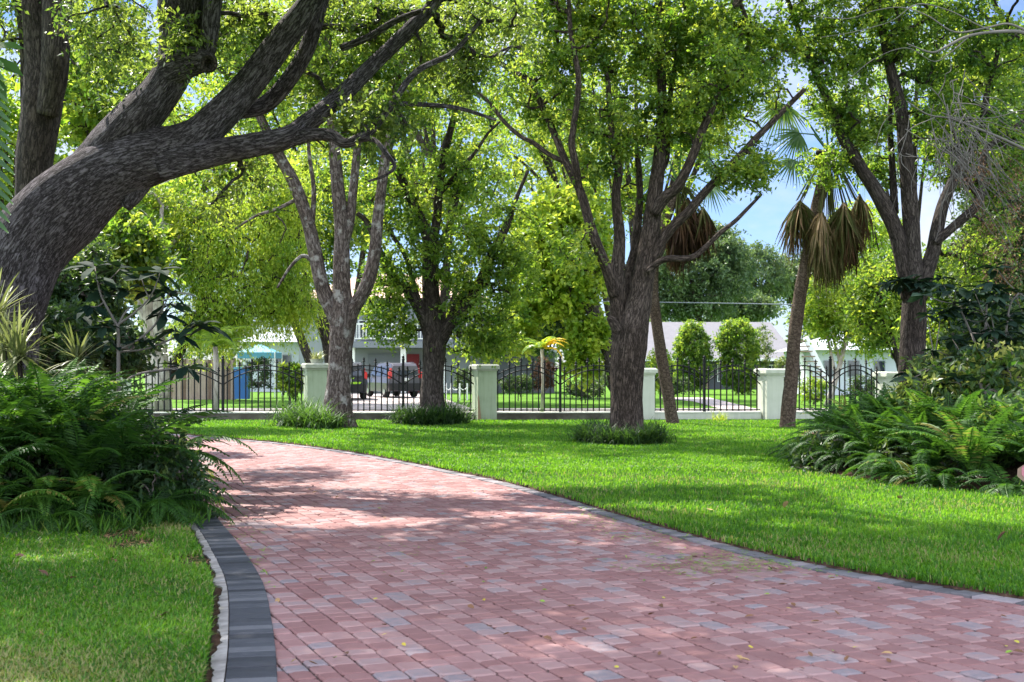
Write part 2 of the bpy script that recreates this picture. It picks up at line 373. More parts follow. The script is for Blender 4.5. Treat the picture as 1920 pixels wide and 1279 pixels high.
def weather(m, scale, lo, hi):                                       # broad stains and tyre darkening
    nt = m.node_tree; bs = [n for n in nt.nodes if n.type == 'BSDF_PRINCIPLED'][0]; src = bs.inputs['Base Color'].links[0].from_socket
    tc = nt.nodes.new('ShaderNodeTexCoord'); n = noise(nt, scale, 6, tc.outputs['Object'], .65); r = ramp(nt, [(.35, (lo,) * 3), (.65, (hi,) * 3)], n.outputs[0])
    x = nt.nodes.new('ShaderNodeMixRGB'); x.blend_type = 'MULTIPLY'; x.inputs[0].default_value = 1; nt.links.new(src, x.inputs[1]); nt.links.new(r.outputs[0], x.inputs[2]); nt.links.new(x.outputs[0], bs.inputs['Base Color'])
weather(M['paver'], .7, .86, 1.08)
M['paver_dark'] = plain('paver_dark', [(0, (.035, .036, .042)), (.5, (.06, .062, .072)), (1, (.12, .12, .13))], 12, .3, .8, .3, (120, .4, .004))
M['soil'] = plain('soil', [(0, (.03, .016, .011)), (.5, (.07, .038, .026)), (1, (.14, .085, .06))], 14, .6, .95, .2, (40, .9, .03))
M['concrete'] = plain('concrete', [(0, (.15, .135, .125)), (1, (.4, .37, .35))], 20, .5, .85, .2, (50, .5, .01))
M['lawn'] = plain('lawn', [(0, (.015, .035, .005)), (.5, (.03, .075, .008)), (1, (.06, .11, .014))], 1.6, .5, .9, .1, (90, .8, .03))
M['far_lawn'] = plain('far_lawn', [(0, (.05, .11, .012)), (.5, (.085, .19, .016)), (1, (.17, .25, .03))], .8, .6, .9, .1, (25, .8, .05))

g = MB(); g.add([[-2500, -300, -.09], [2500, -300, -.09], [2500, 3500, -.09], [-2500, 3500, -.09]], q=[[0, 1, 2, 3]])
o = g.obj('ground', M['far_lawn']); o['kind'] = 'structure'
sheet('driveway_base', DRIVE, -.016, M['joint'])['kind'] = 'structure'

def pavers():
    mb = MB()
    u = np.array([.925, .38]); v = np.array([.38, -.925])
    rg = np.random.default_rng(3)
    us = -20.0; rows = []
    V = []; C = []
    while us < 24:
        w = rg.choice([.12, .138, .138, .16]); vs = -34 + rg.uniform(0, .3)
        while vs < 6:
            l = rg.choice([.115, .138, .168, .205], p=[.2, .25, .35, .2])
            rows.append((us, vs, w, l)); vs += l
        us += w
    r = np.array(rows)
    cu = r[:, 0] + r[:, 2] / 2; cv = r[:, 1] + r[:, 3] / 2
    x = cu * u[0] + cv * v[0]; y = cu * u[1] + cv * v[1]
    ok = inside(DRIVE, x, y)
    for du in (-.5, .5):
        for dv in (-.5, .5):
            ok |= inside(DRIVE, x + r[:, 2] * du * u[0] + r[:, 3] * dv * v[0], y + r[:, 2] * du * u[1] + r[:, 3] * dv * v[1])
    ok &= (np.abs(x) < y * .6 + 3.0)
    r = r[ok]; n = len(r)
    gp = .008; ch = .009; cut = .016
    j = lambda a: rg.normal(0, a, n)
    u0 = r[:, 0] + gp / 2 + j(.0015); u1 = r[:, 0] + r[:, 2] - gp / 2 + j(.0015); v0 = r[:, 1] + gp / 2 + j(.0015); v1 = r[:, 1] + r[:, 3] - gp / 2 + j(.0015)
    z = j(.0014); tx = j(.006); ty = j(.006)
    def ring(e, dz):
        out = []; k = cut * rg.uniform(.5, 1.5, (8, n))
        for a, b in ((u0 + e + k[0], v0 + e), (u1 - e - k[1], v0 + e), (u1 - e, v0 + e + k[2]), (u1 - e, v1 - e - k[3]), (u1 - e - k[4], v1 - e), (u0 + e + k[5], v1 - e), (u0 + e, v1 - e - k[6]), (u0 + e, v0 + e + k[7])):
            zz = z + dz + tx * (a - r[:, 0]) + ty * (b - r[:, 1])
            out.append(np.stack([a * u[0] + b * v[0], a * u[1] + b * v[1], zz], 1))
        return out
    vs = np.stack(ring(0, -.02) + ring(0, -ch * .8) + ring(ch, 0), 1).reshape(-1, 3)
    o = np.arange(n)[:, None] * 24
    qs = [o + np.array([[19, 18, 17, 16]]), o + np.array([[23, 20, 19, 16]]), o + np.array([[23, 22, 21, 20]])]
    for k in range(8):
        k2 = (k + 1) % 8
        qs.append(o + np.array([[k, 8 + k, 8 + k2, k2]])); qs.append(o + np.array([[8 + k, 16 + k, 16 + k2, 8 + k2]]))
    t = rg.uniform(0, 1, n) ** 1.5
    mb.add(vs, q=np.concatenate(qs), c=np.repeat(t, 24))
    return mb
pavers().obj('driveway', M['paver'])['kind'] = 'structure'

def offset(c, dist):
    t = unit(np.gradient(c, axis=0)); return c + np.stack([-t[:, 1], t[:, 0], np.zeros(len(t))], 1) * dist
def resample(c, step):
    d = np.concatenate([[0], np.cumsum(np.linalg.norm(np.diff(c, axis=0), axis=1))]); s = np.arange(0, d[-1], step)
    return np.stack([np.interp(s, d, c[:, k]) for k in range(3)], 1)
def border(name, curve, width, step, mat, z=.004, jit=.006, h=.10):
    c = resample(curve, step); a = c; b = offset(c, width); mb = MB(); rg = np.random.default_rng(8)
    for i in range(len(c) - 1):
        e = .03
        p = [a[i] * (1 - e) + a[i + 1] * e, a[i + 1] * (1 - e) + a[i] * e, b[i + 1] * (1 - e) + b[i] * e, b[i] * (1 - e) + b[i + 1] * e]
        zz = z + rg.normal(0, .0015); ce = sum(p) / 4
        top = [ce + (q - ce) * .965 + [0, 0, zz] for q in p]; mid = [q + [0, 0, zz - .005] for q in p]; bot = [q + [0, 0, -h] for q in p]
        qs = [[8, 9, 10, 11]] + [[k, (k + 1) % 4, 4 + (k + 1) % 4, 4 + k] for k in range(4)] + [[4 + k, 4 + (k + 1) % 4, 8 + (k + 1) % 4, 8 + k] for k in range(4)]
        mb.add(np.array(bot + mid + top), q=qs, c=float(np.clip(rg.normal(.5, jit * 60), 0, 1)))
    o = mb.obj(name, mat); o['kind'] = 'structure'; return o
# left soldier course lies to the left of LC (curve runs away from the camera), right course to the left of RC reversed
border('paver_border', LC, .245, .115, M['paver_dark'], .012)
M['paver_grey'] = plain('paver_grey', [(0, (.09, .085, .092)), (.5, (.16, .15, .16)), (1, (.27, .23, .24))], 9, .4, .8, .3, (120, .4, .004))
border('paver_border', RC[::-1], .17, .15, M['paver_grey'], .012, h=.02)

# white concrete edging beside the left border
edge_c = offset(LC[:46], .25)
mb = MB(); rg = np.random.default_rng(2)
c = resample(edge_c, .16); b = offset(c, .085)
c = resample(edge_c, .05); nrm_ = offset(c, 1.0) - c; n = len(c); k_ = np.arange(n)
sm = np.convolve(rg.normal(0, 1, n + 12), np.ones(7) / 7 ** .5, 'same')[6:n + 6]; w1 = np.clip(.055 + .014 * sm + rg.normal(0, .005, n), .008, .09)
zz = .014 + rg.normal(0, .004, n)
in_ = c + [0, 0, 1] * zz[:, None]; ou = c + nrm_ * w1[:, None] + [0, 0, 1] * (zz * .6)[:, None]; ob = ou - [0, 0, .05]; ib = c - [0, 0, .05]
for p_, q_ in ((ib, in_), (in_, ou), (ou, ob)):
    mb.add(np.vstack([p_, q_]), q=[[i, i + 1, n + i + 1, n + i] for i in range(n - 1)], c=np.tile(np.clip(rg.normal(.6, .2, n), 0, 1), 2))
mb.obj('concrete_edging', M['concrete'])['kind'] = 'structure'

# ------------------------------------------------------------------ lawns
FENCE_Y = 36.45
sheet('soil_strip', np.vstack([offset(LC[:54], .2), offset(LC[:54], .5)[::-1]]), -.006, M['soil'])
right_lawn = np.vstack([RC[::-1][:, :3] + np.array([0, 0, 0]), [[-22, 36.1, 0], [30, 37.5, 0], [40, 10, 0]]])
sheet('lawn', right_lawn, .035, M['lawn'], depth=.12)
def soil_edge(curve, sgn):
    mb = MB(); rg = np.random.default_rng(5); c = resample(curve, .04); n = len(c); nn = offset(c, 1.0) - c
    rows = [c + nn * sgn * (-.035 + np.abs(rg.normal(0, .014, n)))[:, None] + [0, 0, .012], c + nn * sgn * rg.normal(.005, .01, n)[:, None] + np.array([0, 0, 1]) * rg.uniform(.03, .05, n)[:, None], c + nn * sgn * .06 + [0, 0, .036]]
    for p_, q_ in zip(rows[:-1], rows[1:]): mb.add(np.vstack([p_, q_]), q=[[i, i + 1, n + i + 1, n + i] for i in range(n - 1)], c=np.tile(np.clip(rg.normal(.4, .25, n), 0, 1), 2))
    mb.obj('lawn_edge', M['soil'])['kind'] = 'structure'
soil_edge(RC, 1)
ll = offset(LC[:54], .34)
left_lawn = np.vstack([ll, [[-9, 16, 0], [-12, 9, 0], [-8, 3, 0]]])
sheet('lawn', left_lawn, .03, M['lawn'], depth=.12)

def blades(name, pts, hmin, hmax, width, lean=.5, tmul=1.0, z=.03, patch=1.2, dry=.03):
    mb = MB(); n = len(pts); rg = np.random.default_rng(len(pts))
    base = np.column_stack([pts, np.full(n, z)])
    az = rg.uniform(0, 6.283, n); d = np.stack([np.cos(az), np.sin(az), np.zeros(n)], 1); sd = np.stack([-d[:, 1], d[:, 0], np.zeros(n)], 1)
    h = rg.uniform(hmin, hmax, n)[:, None]; ln = (rg.uniform(.1, 1, n) * lean)[:, None] * h
    w = width * rg.uniform(.7, 1.3, n)[:, None]
    mid = base + d * ln * .35 + [0, 0, 1] * h * .6; tip = base + d * ln + [0, 0, 1] * h * (1 - .3 * ln / h)
    v = np.stack([base - sd * w / 2, base + sd * w / 2, mid + sd * w * .4, mid - sd * w * .4, tip], 1).reshape(-1, 3)
    o = np.arange(n)[:, None] * 5
    x, y = pts[:, 0] * patch, pts[:, 1] * patch
    pat = .5 + .17 * np.sin(x * 1.7 + 1.3 * np.sin(y * 1.1)) + .17 * np.sin(y * 2.3 + 1.1 * np.sin(x * 1.9)) + .12 * np.sin(x * 5.1 + y * 3.7)
    t = np.clip(pat * .6 + rg.normal(.2, .26, n), 0, .92)
    t = np.where(rg.uniform(0, 1, n) < dry * (.4 + 2.2 * np.clip(np.sin(x * .9 + 2 * np.sin(y * .6)) * np.sin(y * 1.3 + x * .4), 0, 1)), 1.0, t)
    mb.add(v, q=o + np.array([[0, 1, 2, 3]]), t=o + np.array([[3, 2, 4]]), c=np.repeat(t, 5) * tmul)
    o = mb.obj(name, M['grass']); o['kind'] = 'stuff'; return o
def scatter_px(poly, n, y0, y1, x0, x1, k=1.0, rg=None):
    """ground points, roughly even in picture area, inside poly"""
    rg = rg or rng
    d0, d1 = F * EYE / (y1 - HY), F * EYE / (y0 - HY)
    d = (d0 ** (1 - k) + rg.uniform(0, 1, n) * (d1 ** (1 - k) - d0 ** (1 - k))) ** (1 / (1 - k)) if abs(k - 1) > 1e-3 else d0 * (d1 / d0) ** rg.uniform(0, 1, n)
    x = (rg.uniform(x0, x1, n) - CX) / F * d
    ok = inside(poly, x, d); return np.stack([x[ok], d[ok]], 1)
bed_right = [G(1478, 884), G(1560, 897), G(1680, 914), G(1800, 927), G(1930, 935), G(2300, 955), G(2300, 800), G(1560, 803), G(1500, 840)]
bed_left = [G(-400, 1006), G(0, 1006), G(180, 1003), G(330, 988), G(362, 970), G(325, 925), G(225, 896), G(90, 872), G(-400, 860)]
def clear_beds(p):
    return p[~(inside(bed_right, p[:, 0], p[:, 1]) | inside(bed_left, p[:, 0], p[:, 1]))]
lawn_in = np.vstack([offset(RC[::-1], .03)[:, :3], [[-22, 36.0, 0], [30, 37.3, 0], [40, 10, 0]]])
p1 = clear_beds(scatter_px(lawn_in, 300000, 880, 1260, 850, 2800, 1.6))
blades('grass', p1, .03, .068, .0105, .75, z=.03, dry=.09)
p2 = clear_beds(scatter_px(lawn_in, 300000, 791, 890, 100, 2500, 1.5))
blades('grass', p2, .04, .075, .016, .6, z=.03)
left_in = np.vstack([offset(LC[:54], .35), [[-9, 16, 0], [-12, 9, 0], [-8, 3, 0]]])
p3 = clear_beds(scatter_px(left_in, 300000, 985, 1400, -640, 440, 1.8))
bald = np.array([G(225, 1012)[:2], G(250, 1030)[:2], G(380, 1060)[:2]]); 
dd = np.min(np.linalg.norm((p3[:, None] - bald[None]) * [1, .55], axis=2) + rng.normal(0, .05, (len(p3), 3)), axis=1)
p3 = p3[dd > .22]
blades('grass', p3, .03, .08, .0105, 1.1, z=.025, dry=.3)

# soil mounds of the two beds
def mound(name, poly, h, mat):
    poly = np.array(poly); c = poly.mean(0); mb = MB(); rings = []
    for k, s in enumerate((1.0, .93, .8, .6, .3)):
        z = [-.02, .07, .2, .42, .5][k] * h / .5
        rings.append(c + (poly - c) * s + [0, 0, z])
    n = len(poly); v = np.vstack(rings)
    q = [[k * n + i, k * n + (i + 1) % n, (k + 1) * n + (i + 1) % n, (k + 1) * n + i] for k in range(4) for i in range(n)]
    mb.add(v, q=q, ng=[list(range(4 * n, 5 * n))])
    o = mb.obj(name, mat, smooth=True); o['kind'] = 'structure'
mound('bed_soil', catmull(bed_left + [bed_left[0]], 4)[:-1], .35, M['soil'])
mound('bed_soil', catmull(bed_right + [bed_right[0]], 4)[:-1], .35, M['soil'])

# dead grass and mulch at the bald patch: short brown litter
mb = MB(); n = 1500
pp = bald[rng.integers(0, 3, n)] + rng.normal(0, 1, (n, 2)) * [.16, .3]
pp = pp[inside(left_in, pp[:, 0], pp[:, 1])]; n = len(pp)
leaves(mb, np.column_stack([pp, rng.uniform(.032, .05, n)]), rdir(n) * [1, 1, .25], np.array([[0, 0, 1.]]) + rng.normal(0, .3, (n, 3)), rng.uniform(.02, .07, n), rng.uniform(.005, .012, n), rng.uniform(0, .8, n))
mb.obj('dry_litter', M['dry_leaf'])['kind'] = 'stuff'
# pale clippings swept over the driveway edge
mb = MB(); pts = []
for (px, py, sx, sy, k) in [(1150, 965, 60, 14, 260), (1240, 1000, 70, 14, 240), (1330, 1060, 80, 12, 380), (1420, 1045, 60, 12, 200), (1500, 1058, 60, 10, 120), (440, 1010, 25, 30, 140), (480, 1060, 14, 30, 60), (760, 1040, 50, 20, 30)]:
    for _ in range(k):
        q = G(px + random.gauss(0, sx), py + random.gauss(0, sy)); pts.append(q)
pts = np.array(pts); pts = pts[inside(DRIVE, pts[:, 0], pts[:, 1])]; n = len(pts)
leaves(mb, pts + [0, 0, .012], rdir(n) * [1, 1, .1], np.tile([0, 0, 1.], (n, 1)), rng.uniform(.03, .08, n), rng.uniform(.008, .016, n), rng.uniform(.3, 1, n))
mb.obj('grass_clippings', M['green_leaf'])['kind'] = 'stuff'
#PART2
# ------------------------------------------------------------------ trees
def limb_px(path, d, n=6, wmul=1.0):
    """path of (px, py, width px[, depth offset]) -> points, radii"""
    p = np.array([P(q[0], q[1], d + (q[3] if len(q) > 3 else 0)) for q in path]); r = np.array([W(q[2], d) / 2 * wmul for q in path])
    pts = catmull(p, n); rr = np.interp(np.linspace(0, len(path) - 1, len(pts)), np.arange(len(path)), r)
    return pts, rr
DN, DW = 1.15, 2.7                                                # crown density
def twigs_to(mb, nodes, nrad, centers, rg, rmin=.006, rmax=.05, droop=0.0):
    """grow thin branches from limb nodes to leaf clusters, clusters chained like a real crown"""
    if len(centers) == 0: return
    N = [np.asarray(nodes)]; 
    dist = np.min(np.linalg.norm(centers[:, None] - N[0][None], axis=2), axis=1)
    order = np.argsort(dist); pos = np.zeros((len(nodes) + 2 * len(centers), 3)); pos[:len(nodes)] = nodes; k = len(nodes)
    parent = -np.ones(len(pos), int); cnt = np.zeros(len(pos)); link = []
    for ci in order:
        c = centers[ci]
        dd = np.linalg.norm(pos[:k] - c, axis=1) + .25 * np.maximum(0, pos[:k, 2] - c[2])
        j = int(np.argmin(dd)); a = pos[j]
        m = (a + c) / 2 + rg.normal(0, .07, 3) * dd[j] + [0, 0, .08 * dd[j] - droop * dd[j]]
        pos[k] = m; parent[k] = j; pos[k + 1] = c; parent[k + 1] = k; k += 2
    for i in range(k - 1, len(nodes) - 1, -1):
        cnt[i] += 1
        if parent[i] >= 0: cnt[parent[i]] += cnt[i]
    for i in range(len(nodes) + 1, k, 2):
        m = i - 1; a = pos[parent[m]]
        r0 = min(rmax, rmin * math.sqrt(cnt[m])); r1 = min(rmax, rmin * math.sqrt(cnt[i]))
        pts = np.array([a, a * .4 + pos[m] * .6 + rg.normal(0, .015, 3), pos[m], pos[m] * .45 + pos[i] * .55 + rg.normal(0, .015, 3), pos[i]])
        tube(mb, pts, np.linspace(r0, r1, 5), 5, cap=False)
def cluster_leaves(mb, c, rg, r, nt_, nl, L, Wd, hang=0.0, tlo=0, thi=1, tb=None, flat=.75, bigw=.5):
    """leafy sprays: nt_ twigs a cluster, nl leaves a twig; vectorised"""
    n = len(c)
    td = unit(rg.normal(size=(n, nt_, 3)) * [1, 1, flat] + [0, 0, .15 - hang])
    tl = r * rg.uniform(.55, 1.25, (n, nt_, 1))
    s = (np.arange(nl) + rg.uniform(.1, .9, (n, nt_, nl))) / nl
    s = .12 + .9 * s
    base = c[:, None, None] + td[:, :, None] * (tl[:, :, None] * s[..., None]) - np.array([0, 0, 1.]) * (tl[:, :, None] * (s[..., None] ** 2) * (.18 + hang * .5))
    base = base + rg.normal(0, .035, base.shape) * (r / .4)
    ld = unit(td[:, :, None] * .55 + rg.normal(size=base.shape) * .75 - np.array([0, 0, .2 + hang]))
    nr = unit(rg.normal(size=base.shape) * .6 + [0, 0, 1.0])
    base = base.reshape(-1, 3); k = len(base)
    ct = rg.uniform(tlo, thi, n) if tb is None else tb
    t = np.clip(np.repeat(ct, nt_ * nl) + rg.normal(0, .14, k), 0, 1)
    sz = rg.uniform(.7, 1.25, k)
    leaves(mb, base, ld.reshape(-1, 3), nr.reshape(-1, 3), L * sz, Wd * sz, t)
def blob_centres(blobs, d, rg):
    out = []
    for b in blobs:
        if b[0] == 'w':
            c = np.array(b[1:4]); R = np.array(b[4:7]); n = int(b[7] * DW)
        else:
            px, py, rx, ry, n = b[:5]; n = int(n * DN); dd = b[5] if len(b) > 5 else 0; dr = b[6] if len(b) > 6 else None
            c = P(px, py, d + dd); R = np.array([W(rx, d + dd), dr or W((rx + ry) / 2, d + dd), W(ry, d + dd)])
        v = rdir(n, 0, rg) * (rg.uniform(.12, 1, (n, 1)) ** .45)
        out.append(c + v * R)
    return np.concatenate(out)
def tree(name, label, cat, d, base_px, limbs, blobs, bark_m, leaf_m, seed, L=.085, Wd=.04, r=.42, nt_=5, nl=9, hang=.1, sides=14, nz=.10,
         tlo=.05, thi=.85, group=None, twig_m=None, rmin=.007, ground=True, extra_nodes=None, droop=0.0):
    rg = np.random.default_rng(seed)
    b = P(base_px[0], base_px[1], d); b[2] = 0
    root = thing(name, label, cat, b, group)
    tb = MB(); nodes = []
    for i, lb in enumerate(limbs):
        pts, rr = limb_px(lb, d, 7)
        if i == 0 and ground:
            pts[0, 2] = min(pts[0, 2], -.05)
        big = rr.max() > .12
        tube(tb, pts, rr, sides if big else 8, nz if big else .05, lump=2.2)
        nodes.append(pts[(len(pts) // 3 if i == 0 else 2):])
    nodes = np.concatenate(nodes)
    if blobs:
        c = blob_centres(blobs, d, rg)
        twigs_to(tb, nodes, None, c, rg, rmin, droop=droop)
        cr = MB(); cluster_leaves(cr, c, rg, r, nt_ + 1, nl + 2, L * 1.15, Wd * 1.2, hang, tlo, thi)
        cr.obj('crown', leaf_m, root)
    tb.obj('trunk', bark_m, root, smooth=True)
    return root

# the great oak at the left
oak_limbs = [
    [(-2, 930, 300), (-2, 860, 205), (-2, 780, 160), (-2, 690, 142), (4, 600, 142), (22, 530, 146), (58, 458, 158), (118, 388, 150), (183, 336, 128), (245, 305, 116), (303, 289, 100), (350, 268, 80), (387, 242, 68), (454, 175, 60), (524, 81, 50), (585, 0, 44), (640, -90, 38)],
    [(150, 335, 80), (208, 278, 90), (255, 225, 82), (300, 172, 74), (330, 118, 74), (338, 70, 74), (342, 20, 88), (346, -60, 84)],
    [(318, 130, 60, -.15), (345, 118, 58, -.25), (370, 114, 48, -.32), (389, 117, 36, -.36), (398, 122, 26, -.38)],
    [(375, 130, 26, -.3), (390, 95, 30, -.25), (395, 50, 34, -.2), (402, -20, 34, -.1)],
    [(300, 305, 70, -.1), (387, 289, 54, -.1), (470, 272, 46, -.15), (538, 257, 40, -.2), (571, 235, 36), (640, 181, 33, .2), (707, 114, 30, .4), (774, 50, 28, .6), (815, 5, 24, .7), (860, -70, 20, .8)],
    [(440, 212, 30, .3), (504, 190, 34, .5), (571, 101, 32, .6), (602, 0, 30, .6), (625, -60, 26, .6)],
    [(530, 262, 30, -.15), (560, 258, 28, -.2), (588, 252, 25, -.3), (622, 254, 22, -.4), (645, 268, 19, -.45), (672, 260, 19, -.4), (700, 240, 17, -.3), (735, 195, 14, -.2), (780, 135, 12, 0), (850, 98, 10, .2), (900, 40, 8, .3)],
    [(665, 264, 10, -.4), (700, 262, 9, -.6), (722, 285, 9, -.8), (740, 312, 7, -.9), (720, 330, 5, -.9), (690, 340, 4, -.9)],
    [(640, 90, 16, .5), (690, 70, 14, .4), (740, 40, 13, .3), (790, 20, 10, .2)],
    [(735, 195, 10, -.2), (790, 196, 9, .2), (860, 203, 8, .5), (930, 225, 6, .8)],
    [(230, 300, 60, .3), (262, 330, 50, .1), (250, 365, 34, .0), (235, 390, 20, 0)],
]
oak_blobs = [(690, 225, 80, 36, 22, .1, .7), (640, 165, 80, 40, 12, 1.3, .7), (560, 60, 50, 50, 8, 1.4, .7), (720, 60, 100, 50, 20, 1.6, .8), (660, 10, 110, 36, 24, 1.4, 1.0), (850, 110, 80, 50, 26, 1.2, 1.0),
             (345, 80, 40, 60, 10, -.35, .3), (260, 180, 40, 60, 10, .3, .4), (420, 40, 80, 50, 22, 1.0, .8), (480, 60, 40, 60, 10, .4, .5),
             (900, 40, 110, 50, 36, 1.0, 1.6), (450, 330, 60, 30, 8, .6, .6), (430, 370, 40, 30, 5, .6, .5), (200, 40, 90, 60, 26, 2.0, 1.0),
             ('w', -3.5, 11.5, 7.9, 5.2, 4.0, 1.3, 560), ('w', -7.5, 14.5, 9.0, 4.0, 3.0, 1.6, 260), ('w', -3.0, 15.3, 8.3, 3.6, 2.4, 1.1, 230), ('w', 0.6, 12.5, 8.3, 4.0, 3.6, 1.3, 330), ('w', -1.0, 8.6, 7.2, 5.5, 3.0, 1.0, 330)]
over = [[(600, -30, 40), (640, -160, 34, -2), (700, -320, 26, -4)], [(830, -20, 24, .7), (900, -150, 20, 0), (980, -300, 16, -2)], [(346, -60, 60), (250, -250, 40, 2), (120, -420, 30, 3)]]
oak = tree('oak_tree', 'massive old oak with furrowed grey bark leaning over the fern bed from the left', 'tree', 17.0, (15, 902), oak_limbs + over, oak_blobs,
           M['bark_oak'], M['leaf_oak'], 21, L=.08, Wd=.034, r=.38, nt_=6, nl=9, hang=.15, sides=22, nz=.10, tlo=.05, thi=.9)
# knot hole in the stub limb
kb = MB(); kc = P(391, 119, 16.38)
lathe(kb, (0, 0, 0), [(.10, -.16), (.115, -.04), (.10, .02), (.06, .0), (.045, -.07), (.002, -.12)], 14)
me = kb.mesh('knot'); me.materials.append(M['bark_dark'])
k = bpy.data.objects.new('knot', me); COL.objects.link(k); k.parent = oak
k.location = Vector(kc) - oak.location; k.rotation_euler = (math.radians(95), math.radians(10), math.radians(14))

# the darker trunk standing behind the oak
tree('shade_tree', 'upright dark reddish trunk rising straight up behind the big leaning oak', 'tree', 20.5, (58, 866),
     [[(48, 866, 90), (52, 700, 75), (58, 500, 72), (62, 330, 68), (72, 250, 72), (78, 190, 74), (74, 120, 50), (68, 60, 44), (62, 0, 42), (58, -80, 40)],
      [(88, 215, 40, -.2), (100, 150, 48, -.3), (106, 80, 54, -.35), (110, 0, 56, -.3), (112, -80, 50, -.3)],
      [(60, 300, 24, .2), (48, 200, 20, .3), (45, 90, 16, .3), (30, -20, 12, .3)]],
     [(150, 30, 120, 70, 40, 1.0, 1.5), (30, 60, 60, 80, 20, .5, 1.0), (230, 110, 80, 80, 34, 2.0, 1.2)], M['bark_dark'], M['leaf_oak'], 22, L=.09, Wd=.04, r=.45, nt_=5, nl=8)

# tree A
tree('shade_tree', 'grey barked tree forking into three tall limbs in front of the plant topped fence pillar', 'tree', 31.5, (633, 804),
     [[(633, 814, 104), (633, 801, 74), (633, 770, 54), (635, 720, 47), (638, 650, 44), (641, 585, 44), (641, 540, 34), (641, 480, 31), (640, 420, 28), (634, 360, 25), (628, 300, 22), (624, 250, 20), (620, 190, 16), (616, 100, 13), (610, 0, 10)],
      [(640, 622, 30), (625, 588, 30), (606, 545, 27), (592, 480, 27), (576, 410, 25), (552, 345, 23), (525, 295, 21), (497, 240, 18), (470, 180, 15), (440, 100, 12), (420, 10, 9)],
      [(646, 620, 28), (662, 580, 27), (687, 535, 26), (702, 475, 23), (711, 390, 21), (722, 305, 19), (738, 225, 17), (744, 150, 15), (752, 60, 12), (758, -30, 9)],
      [(646, 460, 18), (655, 420, 18), (661, 370, 17), (667, 310, 16), (672, 250, 14), (680, 170, 11), (690, 80, 8)],
      [(584, 440, 9), (587, 400, 10), (588, 350, 9), (580, 290, 7), (575, 220, 5)],
      [(560, 372, 8), (520, 392, 7), (480, 405, 5), (440, 430, 4)],
      [(596, 500, 9), (570, 480, 8), (545, 500, 6), (520, 540, 4)]],
     [(520, 120, 110, 90, 90), (640, 90, 130, 90, 120), (740, 100, 100, 90, 80), (420, 60, 100, 80, 60), (600, 250, 60, 40, 16, 1.2), (700, 210, 60, 50, 26, 1.0), (770, 220, 50, 50, 18), (470, 280, 50, 50, 14), ('w', -5, 31, 12.2, 5, 4, 1.6, 140)],
     M['bark_grey'], M['leaf_mid'], 23, L=.10, Wd=.045, r=.4, nt_=5, nl=9)
# tree B
tree('shade_tree', 'dark trunk forking low into spreading limbs beside the parked cars behind the fence', 'tree', 33.6, (811, 797),
     [[(811, 802, 60), (811, 785, 50), (811, 740, 43), (812, 690, 42), (814, 640, 46), (812, 600, 40), (808, 560, 32), (807, 500, 30), (806, 470, 27), (800, 440, 22), (788, 410, 20), (772, 375, 18), (752, 335, 15), (735, 300, 13), (725, 260, 10), (722, 200, 8)],
      [(810, 495, 20), (814, 450, 18), (820, 400, 17), (823, 360, 16), (832, 300, 15), (843, 250, 13), (854, 205, 12), (862, 150, 9), (868, 60, 7)],
      [(812, 640, 30), (800, 605, 27), (782, 570, 24), (762, 540, 20), (735, 515, 17), (715, 480, 14), (690, 420, 11), (670, 400, 9)],
      [(818, 645, 34), (840, 612, 27), (868, 580, 25), (890, 550, 24), (905, 520, 21), (922, 480, 18), (940, 445, 16), (955, 412, 13), (965, 380, 9), (990, 320, 6)],
      [(845, 600, 18), (860, 565, 17), (880, 545, 15), (890, 532, 13)],
      [(823, 365, 10), (850, 335, 9), (875, 305, 8), (895, 280, 6), (915, 250, 5), (938, 228, 4)],
      [(815, 480, 12), (835, 440, 12), (848, 405, 10), (858, 370, 7)],
      [(790, 590, 11), (775, 530, 10), (760, 480, 9), (735, 440, 8), (715, 400, 6)]],
     [(760, 480, 90, 70, 50), (720, 560, 60, 55, 36), (740, 620, 45, 28, 16), (860, 470, 80, 80, 60), (900, 560, 80, 70, 56), (880, 640, 60, 30, 20), (800, 330, 80, 60, 36), (870, 310, 60, 60, 22), (720, 370, 60, 60, 22), (950, 430, 70, 70, 34), (930, 620, 50, 40, 20), (960, 520, 60, 60, 28), (760, 400, 60, 50, 20), (860, 200, 90, 60, 40), (760, 180, 60, 60, 22)],
     M['bark_dark'], M['leaf_mid'], 24, L=.10, Wd=.05, r=.4, nt_=5, nl=9, tlo=.1, thi=.8)
